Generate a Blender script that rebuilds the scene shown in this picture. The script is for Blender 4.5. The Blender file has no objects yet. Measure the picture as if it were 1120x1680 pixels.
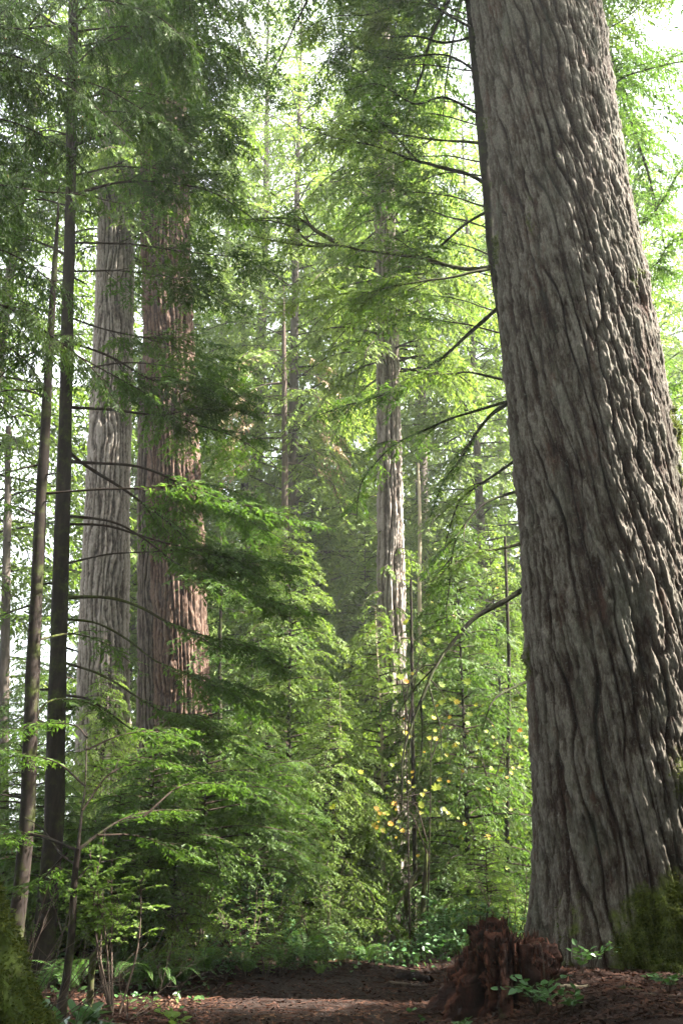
import bpy, math, numpy as np
from math import radians, cos, sin, pi

# ------------------------------------------------------------------ camera, sky, sun, exposure
scene = bpy.context.scene
CAM = np.array([0.0, 0.0, 1.6]); PITCH = radians(19.0); F = 1570.0
cam_data = bpy.data.cameras.new('camera'); cam = bpy.data.objects.new('camera', cam_data)
scene.collection.objects.link(cam); scene.camera = cam
cam.location = CAM; cam.rotation_euler = (radians(90) + PITCH, 0, 0)
cam_data.sensor_width = 36; cam_data.lens = 36 * F / 1680; cam_data.clip_end = 2000; cam_data.clip_start = .05

SUN_EL, SUN_AZ = radians(45), radians(93)          # azimuth clockwise from +Y (the view) towards +X
SUN = np.array([sin(SUN_AZ) * cos(SUN_EL), cos(SUN_AZ) * cos(SUN_EL), sin(SUN_EL)])
world = bpy.data.worlds.new('World'); scene.world = world; world.use_nodes = True
wn = world.node_tree.nodes; wl = world.node_tree.links
sky = wn.new('ShaderNodeTexSky'); sky.sky_type = 'NISHITA'; sky.sun_disc = False
sky.sun_elevation = SUN_EL; sky.sun_rotation = SUN_AZ; sky.dust_density = 3.0; sky.air_density = 1.0; sky.ozone_density = 1.0
bg = wn['Background']; bg.inputs['Strength'].default_value = 0.05
# thin bright cloud veil over the blue
tcw = wn.new('ShaderNodeTexCoord'); cn = wn.new('ShaderNodeTexNoise'); cn.inputs['Scale'].default_value = 2.2; cn.inputs['Detail'].default_value = 6
wl.new(tcw.outputs['Generated'], cn.inputs['Vector'])
cr_ = wn.new('ShaderNodeMapRange'); cr_.inputs[1].default_value = .3; cr_.inputs[2].default_value = .62; cr_.inputs[3].default_value = .35; cr_.inputs[4].default_value = .95
wl.new(cn.outputs['Fac'], cr_.inputs[0])
cm = wn.new('ShaderNodeMixRGB'); cm.inputs[2].default_value = (7.5, 7.8, 8.2, 1)
wl.new(cr_.outputs[0], cm.inputs[0]); wl.new(sky.outputs['Color'], cm.inputs[1]); wl.new(cm.outputs[0], bg.inputs['Color'])
sd = bpy.data.lights.new('sun', 'SUN'); sd.energy = 5.0; sd.angle = radians(.5); sd.color = (1.0, .94, .84)
sun = bpy.data.objects.new('sun', sd); scene.collection.objects.link(sun)
from mathutils import Vector
sun.rotation_euler = Vector(SUN).to_track_quat('Z', 'Y').to_euler()
vs = scene.view_settings; vs.view_transform = 'Standard'; vs.look = 'None'; vs.gamma = 1; vs.use_curve_mapping = False
vs.exposure = 3.45
cy = scene.cycles
cy.max_bounces = 7; cy.diffuse_bounces = 4; cy.glossy_bounces = 2; cy.transmission_bounces = 4; cy.transparent_max_bounces = 4
cy.use_denoising = True; cy.use_adaptive_sampling = True; cy.adaptive_threshold = .02
cy.caustics_reflective = False; cy.caustics_refractive = False

# ------------------------------------------------------------------ helpers
COL = scene.collection
RNG = np.random.default_rng(7)
Z = np.array([0, 0, 1.0])

def ray(px, py):
    v = (840 - py) / F
    return np.array([(px - 560) / F, cos(PITCH) - v * sin(PITCH), sin(PITCH) + v * cos(PITCH)])
def at(px, py, d):
    r = ray(px, py); return CAM + r * (d / r[1])
def mpp(px, py, d):                                   # metres per photo pixel at that place
    p = at(px, py, d) - CAM
    return (p[1] * cos(PITCH) + p[2] * sin(PITCH)) / F

def _hash(ix, iy, iz, s):
    h = (ix.astype(np.int64) * 374761393 + iy.astype(np.int64) * 668265263 + iz.astype(np.int64) * 2147483647 + s * 974634777) & 0xffffffff
    h = ((h ^ (h >> 13)) * 1274126177) & 0xffffffff
    h = ((h ^ (h >> 16)) * 2246822519) & 0xffffffff
    return ((h ^ (h >> 15)) & 0xffffff) / float(0xffffff) * 2 - 1
def noise(x, y, z, s=0):
    x, y, z = np.broadcast_arrays(np.asarray(x, float), np.asarray(y, float), np.asarray(z, float))
    ix, iy, iz = np.floor(x), np.floor(y), np.floor(z)
    fx, fy, fz = x - ix, y - iy, z - iz
    q = lambda t: t * t * t * (t * (t * 6 - 15) + 10)
    u, v, w = q(fx), q(fy), q(fz); r = 0
    for a in (0, 1):
        for b in (0, 1):
            for c in (0, 1):
                r = r + (u if a else 1 - u) * (v if b else 1 - v) * (w if c else 1 - w) * _hash(ix + a, iy + b, iz + c, s)
    return r
def fbm(x, y, z, o=3, s=0):
    r = 0; a = 1; t = 0
    for i in range(o):
        r = r + a * noise(x * 2**i, y * 2**i, z * 2**i, s + i * 17); t += a; a *= .5
    return r / t
def sst(x, a, b):
    t = np.clip((x - a) / (b - a), 0, 1); return t * t * (3 - 2 * t)
def nrm(v):
    return v / np.maximum(np.linalg.norm(v, axis=-1, keepdims=True), 1e-9)

def ground_z(x, y):
    x = np.asarray(x, float); y = np.asarray(y, float)
    g = .32 * sst(x, .9, 2.6) * (1 - sst(y, 14.5, 19))
    g = g - .62 * sst(y, 12.9, 20.5) * sst(x, -1.6, .4)
    g = g + 1.15 * sst(y, 12.7, 19) * sst(-x, .25, 2.6) + .25 * sst(y, 18, 26) * sst(-x, 0, 3)
    g = g + .25 * sst(-x, 2.2, 5.0) * sst(y, 5, 12)
    g = g + .25 * fbm(x * .12, y * .12, 3.3, 2, 5) * sst(np.hypot(x, y - 9), 6, 20)
    g = g + .13 * np.exp(-((x - .05) / .75)**2 - ((y - 13.7) / .45)**2) + .2 * np.exp(-((x + 1.6) / 1.0)**2 - ((y - 13.0) / .6)**2)
    path = 1 - sst(np.abs(x + .2), .8, 1.6)
    g = g + (.05 + .09 * sst(y, 13.2, 15)) * fbm(x * .9, y * .9, 0, 3, 2) * (1 - .7 * path)
    return g

class Geo:
    """collects vertices and faces (quads and triangles) with a material slot and a tint per face"""
    def __init__(s): s.v = []; s.f = []; s.n = 0
    def add(s, v, f, mat=0, tint=None):
        v = np.asarray(v, float).reshape(-1, 3); f = np.asarray(f, np.int64)
        if len(f) == 0: return s
        if tint is None: tint = RNG.random(len(f))
        tint = np.broadcast_to(np.asarray(tint, float), (len(f),))
        s.f.append((f + s.n, mat, tint)); s.v.append(v); s.n += len(v); return s
    def quads(s, q, mat=0, tint=None):                 # q: N x 4 x 3
        n = len(q); return s.add(q.reshape(-1, 3), np.arange(n * 4).reshape(n, 4), mat, tint)
    def merge(s, g, R=None, t=(0, 0, 0), sc=1.0):
        if not g.v: return s
        v = np.concatenate(g.v) * sc
        if R is not None: v = v @ np.asarray(R).T
        v = v + np.asarray(t)
        base = s.n; s.v.append(v); s.n += len(v)
        for f, m, ti in g.f: s.f.append((f + base, m, ti))
        return s

def mesh_of(name, g, mats, smooth=(), attrs=None):
    me = bpy.data.meshes.new(name)
    v = np.concatenate(g.v)
    lv = np.concatenate([f.ravel() for f, m, t in g.f])
    cnt = np.concatenate([np.full(len(f), f.shape[1]) for f, m, t in g.f])
    start = np.concatenate([[0], np.cumsum(cnt)[:-1]])
    mi = np.concatenate([np.full(len(f), m) for f, m, t in g.f])
    ti = np.concatenate([t for f, m, t in g.f])
    me.vertices.add(len(v)); me.vertices.foreach_set('co', v.astype(np.float32).ravel())
    me.loops.add(len(lv)); me.loops.foreach_set('vertex_index', lv.astype(np.int32))
    me.polygons.add(len(cnt)); me.polygons.foreach_set('loop_start', start.astype(np.int32))
    me.update(calc_edges=True)
    me.polygons.foreach_set('material_index', mi.astype(np.int32))
    sm = np.isin(mi, list(smooth)); me.polygons.foreach_set('use_smooth', sm)
    a = me.attributes.new('tint', 'FLOAT', 'FACE'); a.data.foreach_set('value', ti.astype(np.float32))
    for k, arr in (attrs or {}).items():
        a = me.attributes.new(k, 'FLOAT', 'POINT'); a.data.foreach_set('value', np.asarray(arr, np.float32))
    for m in mats: me.materials.append(m)
    me.update(); return me
def obj(name, data, parent=None, loc=(0, 0, 0)):
    o = bpy.data.objects.new(name, data); COL.objects.link(o); o.location = loc
    if parent is not None: o.parent = parent
    return o
def tag(o, label, cat, group=None, kind=None):
    if label: o['label'] = label
    if cat: o['category'] = cat
    if group: o['group'] = group
    if kind: o['kind'] = kind
    return o
def thing(name, loc, label, cat, group=None):
    return tag(obj(name, None, None, loc), label, cat, group)
def shift(g, loc):                                     # world coordinates -> coordinates of a thing at loc
    for i in range(len(g.v)): g.v[i] = g.v[i] - np.asarray(loc)
    return g
def copy_tree(root, loc, rz=0, sc=1.0, label=None):
    r = root.copy(); COL.objects.link(r); r.location = loc; r.rotation_euler = (0, 0, rz); r.scale = (sc, sc, sc)
    if label: r['label'] = label
    for ch in list(root.children):
        c = ch.copy(); COL.objects.link(c); c.parent = r
    return r

def resample(P, n):
    P = np.asarray(P, float)
    if len(P) > 2:                                     # Catmull-Rom
        Q = np.vstack([2 * P[0] - P[1], P, 2 * P[-1] - P[-2]]); out = []
        for i in range(1, len(Q) - 2):
            t = np.linspace(0, 1, 12, endpoint=False)[:, None]
            a, b, c, d = Q[i - 1], Q[i], Q[i + 1], Q[i + 2]
            out.append(.5 * (2 * b + (c - a) * t + (2 * a - 5 * b + 4 * c - d) * t**2 + (3 * b - a - 3 * c + d) * t**3))
        P = np.vstack(out + [Q[-2][None]])
    s = np.concatenate([[0], np.cumsum(np.linalg.norm(np.diff(P, axis=0), axis=1))])
    u = np.linspace(0, s[-1], n)
    return np.stack([np.interp(u, s, P[:, k]) for k in range(3)], 1), s[-1]

def tube(g, P, r, sides=6, mat=0, tint=None, cap=True):
    P = np.asarray(P, float); n = len(P); r = np.broadcast_to(np.asarray(r, float), (n,))
    T = nrm(np.gradient(P, axis=0)); ref = np.array([.31, .95, .05]) if abs(T[0] @ Z) > .8 else Z
    A = nrm(np.cross(T, ref)); B = np.cross(T, A)
    th = np.linspace(0, 2 * pi, sides, endpoint=False)
    V = P[:, None] + r[:, None, None] * (np.cos(th)[None, :, None] * A[:, None] + np.sin(th)[None, :, None] * B[:, None])
    i = np.arange(n - 1)[:, None] * sides; j = np.arange(sides)[None]; k = (j + 1) % sides
    f = np.stack([i + j, i + k, i + sides + k, i + sides + j], -1).reshape(-1, 4)
    g.add(V, f, mat, tint)
    if cap and sides in (3, 4):
        pass
    return g

def bough(g, path, rng, r0=.02, t0=.15, Ls=.45, ss=.05, tw=.09, ts=.03, ww=.2, ang=55, droop=.25, hang=0., keep=.9,
          wood=0, leaf=1, stems=.004, sides=5, tint0=0., wob=.02, tubes=True, clump=.5):
    """one limb: a tapered tube, side shoots in a flat spray, twigs on the shoots as small kites"""
    n = 40; P, L = resample(path, n)
    ph = rng.random(3) * 50; u = np.linspace(0, 1, n)
    P = P + (np.stack([noise(u * L * 1.6 + ph[k], 0, k, 3) for k in range(3)], 1) * wob * L * (u * (1.3 - u))[:, None])
    if tubes: tube(g, P[::2] if sides < 5 else P, (r0 * (1 - .85 * np.linspace(0, 1, n)**.8))[::2] if sides < 5 else r0 * (1 - .85 * u**.8), sides, wood)
    S = max(4, int(L * (1 - t0) / ss * 1.0)); t = t0 + (1 - t0) * (np.arange(S) + rng.random(S)) / S
    pos = np.stack([np.interp(t, u, P[:, k]) for k in range(3)], 1)
    G = np.gradient(P, axis=0); tan = nrm(np.stack([np.interp(t, u, G[:, k]) for k in range(3)], 1))
    side = np.where(np.arange(S) % 2 == 0, 1., -1.)
    lat = np.cross(tan, Z); bad = np.linalg.norm(lat, axis=1) < .25
    lat[bad] = np.cross(tan[bad], nrm(rng.normal(size=(bad.sum(), 3)))); lat = nrm(lat)
    a = np.radians(ang + rng.normal(0, 10, S))
    d = nrm(np.cos(a)[:, None] * tan + (np.sin(a) * side)[:, None] * lat + rng.normal(0, .16, (S, 1)) * Z - hang * Z)
    rem = (1 - t) * L
    ls = np.minimum(Ls, .62 * rem + .1 * Ls + .03) * rng.uniform(.45, 1.1, S)
    cl = noise(t * L * 2.2 + ph[0], ph[1], side * 3, 9)
    ls = ls * np.clip(1 + clump * 1.6 * cl, .15, 1.3) * sst(t, t0 - .02, t0 + .15)
    ls[rng.random(S) > keep] *= .25
    m = max(3, int(Ls * 1.1 / ts)); s = (np.arange(m)[None] + rng.random((S, m))) * ts
    mask = s < ls[:, None]
    dr = droop / max(Ls, .01)
    q = pos[:, None] + d[:, None] * s[..., None] - Z * (dr * s * s)[..., None]
    dl = nrm(d[:, None] - Z * (2 * dr * s)[..., None])
    if stems:
        K = 4; e = np.linspace(0, 1, K)[None] * ls[:, None]
        c = pos[:, None] + d[:, None] * e[..., None] - Z * (dr * e * e)[..., None]
        w = np.cross(nrm(np.gradient(c, axis=1)), Z); w = nrm(w + 1e-6) * stems * np.linspace(1, .35, K)[None, :, None]
        w2 = Z * stems * np.linspace(1, .35, K)[None, :, None]
        ok = ls > .05
        for ww_ in ((w,) if stems < .003 else (w, w2 + 0 * w)):
            A_, B_ = c + ww_ * .5, c - ww_ * .5
            qq = np.stack([A_[:, :-1], A_[:, 1:], B_[:, 1:], B_[:, :-1]], 2)[ok].reshape(-1, 4, 3)
            g.quads(qq, wood)
    q = q[mask]; dl = dl[mask]; N = len(q)
    if N == 0: return g
    lsr = np.broadcast_to(ls[:, None], mask.shape)[mask] - s[mask]
    perp = nrm(np.cross(dl, Z) + 1e-6 + rng.normal(0, .12, (N, 3)))
    sd2 = np.where(rng.random(N) < .5, 1., -1.)
    b = np.radians(rng.normal(48, 9, N))
    td = nrm(np.cos(b)[:, None] * dl + (np.sin(b) * sd2)[:, None] * perp + rng.normal(0, .16, (N, 3)) - Z * (.12 + .5 * hang))
    lt = np.minimum(tw, .8 * lsr + .35 * tw) * rng.uniform(.6, 1.15, N)
    up = nrm(np.cross(perp, dl)); up = up * np.sign(up[:, 2:3] + 1e-9)
    wd = nrm(np.cross(nrm(up + rng.normal(0, .4, (N, 3))), td)) * (lt * ww)[:, None]
    tip = q + td * lt[:, None] - Z * (lt * .12)[:, None]
    mid = q + td * (lt * .45)[:, None]
    shoot_t = np.broadcast_to(rng.random(S)[:, None], mask.shape)[mask]
    ti = np.clip(.55 * rng.random(N) + .45 * shoot_t + tint0, 0, 1)
    g.quads(np.stack([q, mid + wd, tip, mid - wd], 1), leaf, ti)
    return g

# ------------------------------------------------------------------ materials
def mat(name):
    m = bpy.data.materials.new(name); m.use_nodes = True; nt = m.node_tree
    for n in list(nt.nodes): nt.nodes.remove(n)
    return m, nt, nt.nodes.new('ShaderNodeOutputMaterial')
def N(nt, kind, **kw):
    n = nt.nodes.new('ShaderNode' + kind)
    for k, v in kw.items():
        if k.startswith('i_'):
            key = k[2:]; key = int(key) if key.isdigit() else key.replace('_', ' ')
            n.inputs[key].default_value = v
        else: setattr(n, k, v)
    return n
def ramp(nt, fac, stops):
    r = nt.nodes.new('ShaderNodeValToRGB'); e = r.color_ramp.elements
    while len(e) < len(stops): e.new(.5)
    for el, (p, c) in zip(e, stops): el.position = p; el.color = (*c, 1)
    nt.links.new(fac, r.inputs[0]); return r.outputs[0]
def texnoise(nt, scale, detail=3, vec=None, stretch=None, rough=.55):
    n = N(nt, 'TexNoise'); n.inputs['Scale'].default_value = scale; n.inputs['Detail'].default_value = detail
    n.inputs['Roughness'].default_value = rough
    if vec is None:
        tc = N(nt, 'TexCoord'); vec = tc.outputs['Object']
    if stretch:
        mp = N(nt, 'Mapping'); mp.inputs['Scale'].default_value = stretch; nt.links.new(vec, mp.inputs['Vector']); vec = mp.outputs[0]
    nt.links.new(vec, n.inputs['Vector']); return n.outputs['Fac']
def mixc(nt, fac, a, b):
    m = N(nt, 'MixRGB')
    for s, v in ((0, fac), (1, a), (2, b)):
        if isinstance(v, (int, float)): m.inputs[s].default_value = v
        elif isinstance(v, tuple): m.inputs[s].default_value = (*v, 1)
        else: nt.links.new(v, m.inputs[s])
    return m.outputs[0]
def mth(nt, op, a, b=0., c=None, clamp=False):
    m = N(nt, 'Math', operation=op); m.use_clamp = clamp
    for s, v in ((0, a), (1, b)) + (((2, c),) if c is not None else ()):
        if isinstance(v, (int, float)): m.inputs[s].default_value = v
        else: nt.links.new(v, m.inputs[s])
    return m.outputs[0]

def leaf_mat(name, stops, tl=.45, rough=.5, dead=None, tcol=(1.15, 1.22, .7)):
    m, nt, out = mat(name)
    a = N(nt, 'Attribute', attribute_name='tint')
    big = texnoise(nt, .9, 2)
    f = mth(nt, 'MULTIPLY_ADD', a.outputs['Fac'], .62, mth(nt, 'MULTIPLY_ADD', big, 1.1, -.36), clamp=True)
    c = ramp(nt, f, stops)
    if dead:
        c = mixc(nt, mth(nt, 'GREATER_THAN', a.outputs['Fac'], .985), c, dead)
    p = N(nt, 'BsdfPrincipled'); p.inputs['Roughness'].default_value = rough; nt.links.new(c, p.inputs['Base Color'])
    p.inputs['Specular IOR Level'].default_value = .22
    t = N(nt, 'BsdfTranslucent')
    mm = N(nt, 'MixRGB', blend_type='MULTIPLY'); mm.inputs[0].default_value = 1; mm.inputs[2].default_value = (*tcol, 1)
    nt.links.new(c, mm.inputs[1]); nt.links.new(mm.outputs[0], t.inputs[0])
    mx = N(nt, 'MixShader'); mx.inputs[0].default_value = tl
    nt.links.new(p.outputs[0], mx.inputs[1]); nt.links.new(t.outputs[0], mx.inputs[2]); nt.links.new(mx.outputs[0], out.inputs[0])
    return m
M_HEM = leaf_mat('shade_toned_hemlock_needles', [(.0, (.027, .058, .013)), (.45, (.055, .105, .02)), (1, (.1, .16, .029))], tl=.55)  # darker needle copy: shade of the near boughs put into the colour
M_HEM2 = leaf_mat('sun_toned_hemlock_needles', [(.0, (.055, .1, .022)), (.5, (.11, .17, .034)), (1, (.18, .235, .048))], tl=.55)  # brighter needle copy: sunlight painted into the colour
M_CED = leaf_mat('cedar_foliage', [(.0, (.018, .042, .01)), (.5, (.042, .078, .016)), (1, (.1, .15, .028))], dead=(.32, .11, .035))
M_FAR = leaf_mat('sun_toned_far_foliage', [(.0, (.075, .128, .032)), (.5, (.14, .203, .048)), (1, (.225, .28, .07))], tl=.55)  # far leaves brightened: sun glow painted into the colour
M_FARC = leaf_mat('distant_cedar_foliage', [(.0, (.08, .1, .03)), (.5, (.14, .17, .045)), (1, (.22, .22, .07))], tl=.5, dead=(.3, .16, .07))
M_SHR = leaf_mat('shrub_leaves', [(.0, (.05, .1, .024)), (.5, (.1, .17, .035)), (1, (.18, .26, .06))], tl=.5)
M_SAL = leaf_mat('salal_leaves', [(.0, (.03, .075, .026)), (.6, (.055, .12, .04)), (1, (.12, .19, .06))], tl=.3, rough=.3)
M_FERN = leaf_mat('fern_fronds', [(.0, (.03, .075, .02)), (.6, (.065, .13, .03)), (1, (.13, .2, .04))], tl=.45)
M_MAP = leaf_mat('maple_leaves', [(.0, (.12, .2, .025)), (.5, (.24, .28, .035)), (.68, (.42, .29, .04)), (1, (.45, .18, .035))], tl=.5, tcol=(1.2, 1.1, .6))
M_DEADF = leaf_mat('dry_cedar_spray', [(.0, (.2, .15, .09)), (1, (.38, .28, .17))], tl=.3, tcol=(1, .9, .7))
M_MOSS = leaf_mat('moss_tufts', [(.0, (.022, .034, .005)), (.5, (.055, .072, .011)), (1, (.12, .13, .022))], tl=.3, rough=.9)
M_LIT = leaf_mat('litter', [(.0, (.01, .0045, .003)), (.45, (.03, .012, .007)), (.8, (.07, .028, .015)), (1, (.19, .12, .07))], tl=.1, rough=.8, tcol=(1, .8, .6))

def bark_mat(name, stops, scale=9, stretch=(1, 1, .16), bump=.35, moss=0., mosscol=(.04, .056, .008), cavity=False, lichen=None, dist=.012):
    m, nt, out = mat(name)
    p = N(nt, 'BsdfPrincipled'); p.inputs['Roughness'].default_value = .92; p.inputs['Specular IOR Level'].default_value = .2
    fine = texnoise(nt, scale * (6 if cavity else 3.1), 6, stretch=(1, 1, .3), rough=.75)
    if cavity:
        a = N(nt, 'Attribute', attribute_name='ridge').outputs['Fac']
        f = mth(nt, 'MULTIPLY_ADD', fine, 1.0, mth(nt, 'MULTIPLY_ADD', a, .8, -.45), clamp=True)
    else:
        f = texnoise(nt, scale, 5, stretch=stretch, rough=.65)
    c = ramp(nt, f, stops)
    if lichen:
        ln = texnoise(nt, 2.1, 5, stretch=(1, 1, .5), rough=.7)
        c = mixc(nt, mth(nt, 'MULTIPLY', mth(nt, 'MULTIPLY_ADD', ln, 5, -2.5, clamp=True), lichen[0]), c, lichen[1])
        rn = texnoise(nt, 3.3, 6, stretch=(1, 1, .25), rough=.75)
        c = mixc(nt, mth(nt, 'MULTIPLY', mth(nt, 'MULTIPLY_ADD', rn, 7, -3.9, clamp=True), .7), c, (.075, .03, .02))
        pn = texnoise(nt, 22, 5, rough=.8)
        c = mixc(nt, mth(nt, 'MULTIPLY', mth(nt, 'MULTIPLY_ADD', pn, 8, -4.6, clamp=True), .55), c, (.2, .215, .18))
    if moss:
        a = N(nt, 'Attribute', attribute_name='moss').outputs['Fac'] if moss == 'attr' else None
        mn = texnoise(nt, 5.0, 5, rough=.7)
        fac = mth(nt, 'MULTIPLY_ADD', mn, 3.5, mth(nt, 'MULTIPLY_ADD', a, 3.4, -3.4) if a is not None else (-2.6 + 1.6 * moss), clamp=True)
        mc = ramp(nt, texnoise(nt, 30, 3), [(.25, tuple(k * .55 for k in mosscol)), (.75, tuple(k * 1.6 for k in mosscol))])
        c = mixc(nt, fac, c, mc)
    nt.links.new(c, p.inputs['Base Color'])
    b = N(nt, 'Bump'); b.inputs['Strength'].default_value = bump; b.inputs['Distance'].default_value = dist
    nt.links.new(mth(nt, 'ADD', f, mth(nt, 'MULTIPLY', fine, .6)) if not cavity else fine, b.inputs['Height'])
    nt.links.new(b.outputs[0], p.inputs['Normal']); nt.links.new(p.outputs[0], out.inputs[0])
    return m
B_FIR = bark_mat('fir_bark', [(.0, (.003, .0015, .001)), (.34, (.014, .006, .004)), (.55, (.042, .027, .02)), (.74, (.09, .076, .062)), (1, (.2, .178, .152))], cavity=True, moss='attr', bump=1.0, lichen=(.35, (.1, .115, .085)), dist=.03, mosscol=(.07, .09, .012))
B_SNAG = bark_mat('shade_toned_bark', [(.0, (.006, .004, .003)), (.3, (.025, .016, .013)), (.6, (.065, .048, .038)), (1, (.14, .115, .095))], cavity=True, moss='attr', bump=.5)  # snag bark: its shaded side is painted in as dark colour
B_CED = bark_mat('fluted_cedar_bark', [(.0, (.02, .012, .009)), (.3, (.065, .047, .037)), (.6, (.16, .13, .11)), (1, (.28, .245, .215))], cavity=True, moss='attr', bump=.4)
B_PALE = bark_mat('pale_bark', [(.0, (.012, .008, .006)), (.3, (.05, .038, .03)), (.6, (.15, .125, .105)), (1, (.28, .25, .215))], cavity=True, moss='attr', bump=.4)
B_RED = bark_mat('red_bark', [(.0, (.006, .003, .002)), (.3, (.022, .011, .008)), (.6, (.06, .034, .024)), (1, (.13, .088, .066))], cavity=True, moss='attr', bump=.4)
B_DARK = bark_mat('dark_bark', [(.2, (.006, .004, .003)), (.5, (.015, .01, .008)), (.8, (.035, .025, .018))], scale=14, moss=.55, bump=.6)
B_GREY = bark_mat('grey_bark', [(.2, (.025, .018, .014)), (.5, (.065, .052, .043)), (.8, (.13, .11, .095))], scale=12, moss=.4, bump=.5)
B_POLE = bark_mat('smooth_pale_bark', [(.2, (.16, .11, .07)), (.5, (.36, .29, .2)), (.8, (.5, .44, .34))], scale=14, moss=.35, bump=.4)
B_MOSSY = bark_mat('mossy_limb', [(.2, (.015, .01, .007)), (.5, (.035, .025, .018)), (.8, (.06, .045, .03))], scale=14, moss=.85, bump=.6, mosscol=(.05, .065, .011))
B_LIMB = bark_mat('shade_toned_limb', [(.2, (.004, .003, .002)), (.8, (.018, .013, .009))], scale=14, moss=.7, bump=.6, mosscol=(.03, .04, .007))  # darker copy of the dark bark, limb shade put into the colour
B_TWIG = bark_mat('twig_bark', [(.2, (.012, .008, .006)), (.8, (.045, .03, .021))], scale=20, moss=.3, bump=.2)
B_DEAD = bark_mat('bare_twig', [(.2, (.035, .023, .017)), (.8, (.1, .075, .058))], scale=20, bump=.2)
B_ROT = bark_mat('rotten_wood', [(.0, (.006, .0025, .002)), (.35, (.018, .007, .0045)), (.6, (.042, .015, .009)), (.85, (.08, .028, .015)), (1, (.14, .065, .038))], scale=8, cavity=True, bump=.9, moss='attr', dist=.02)
B_MOSSTRUNK = bark_mat('moss_covered_bark', [(.2, (.03, .02, .014)), (.8, (.09, .06, .04))], moss=1.25, mosscol=(.035, .05, .008), bump=.8)

def soil_mat(name, a, b, c3, sc=3):
    m, nt, out = mat(name)
    p = N(nt, 'BsdfPrincipled'); p.inputs['Roughness'].default_value = .97; p.inputs['Specular IOR Level'].default_value = .15
    f = texnoise(nt, sc, 8, rough=.72); g2 = texnoise(nt, sc * 16, 6, rough=.75)
    c = ramp(nt, mth(nt, 'MULTIPLY_ADD', f, .6, mth(nt, 'MULTIPLY', g2, .45)), [(.3, a), (.52, b), (.75, c3)])
    nt.links.new(c, p.inputs['Base Color'])
    bp = N(nt, 'Bump'); bp.inputs['Strength'].default_value = .9; bp.inputs['Distance'].default_value = .03
    nt.links.new(mth(nt, 'ADD', f, g2), bp.inputs['Height']); nt.links.new(bp.outputs[0], p.inputs['Normal'])
    nt.links.new(p.outputs[0], out.inputs[0]); return m
G_SOIL = soil_mat('forest_soil', (.007, .003, .0022), (.019, .009, .006), (.038, .018, .012))
G_PATH = soil_mat('trodden_soil', (.01, .0065, .005), (.024, .015, .012), (.045, .03, .023), sc=5)

# ------------------------------------------------------------------ setting: ground and path
def sheet(xs, ys, lift=0.):
    X, Y = np.meshgrid(xs, ys); V = np.stack([X, Y, ground_z(X, Y) + lift], -1)
    nx, ny = len(xs), len(ys); i = np.arange(ny - 1)[:, None] * nx + np.arange(nx - 1)[None]
    return Geo().add(V, np.stack([i, i + 1, i + nx + 1, i + nx], -1).reshape(-1, 4))
def axis(near0, near1, step, far):
    a = np.arange(near0, near1, step); k = np.array([1, 2.5, 5, 9, 15, 24, 40, 70, 110, 180])
    return np.concatenate([(near0 - k)[::-1], a, near1 + k])
gnd = obj('ground', mesh_of('ground', sheet(axis(-8, 8, .08, 0), axis(5, 26, .08, 0)), [G_SOIL], smooth=(0,)))
gnd['kind'] = 'structure'
def path_c(y): return -.55 + .62 * sst(y, 11, 15) + .25 * np.sin(y * .25)
def path_geo():
    ys = np.arange(1, 13.2, .1); u = np.linspace(-1, 1, 31)
    Yg, U = np.meshgrid(ys, u, indexing='ij')
    hw = 1.2 - .55 * sst(Yg, 9.5, 14) + .12 * noise(Yg * 1.3, np.sign(U) * 3, 0, 4)
    X = path_c(Yg) + U * hw; lift = .012 - .03 * np.abs(U)**6
    V = np.stack([X, Yg, ground_z(X, Yg) + lift], -1); nx = len(u); i = np.arange(len(ys) - 1)[:, None] * nx + np.arange(nx - 1)[None]
    return Geo().add(V, np.stack([i, i + 1, i + nx + 1, i + nx], -1).reshape(-1, 4))
po = obj('path', mesh_of('path', path_geo(), [G_PATH], smooth=(0,))); po['kind'] = 'structure'

# ------------------------------------------------------------------ big trunks with real bark relief
def trunk_axis(rows, d):
    """rows of (py, centre px, width px) at depth d -> heights, axis xy, radii"""
    z = []; xy = []; r = []
    for py, cx, w in rows:
        p = at(cx, py, d); z.append(p[2]); xy.append(p[:2]); r.append(w * mpp(cx, py, d) / 2)
    o = np.argsort(z); return np.array(z)[o], np.array(xy)[o], np.array(r)[o]

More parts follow.
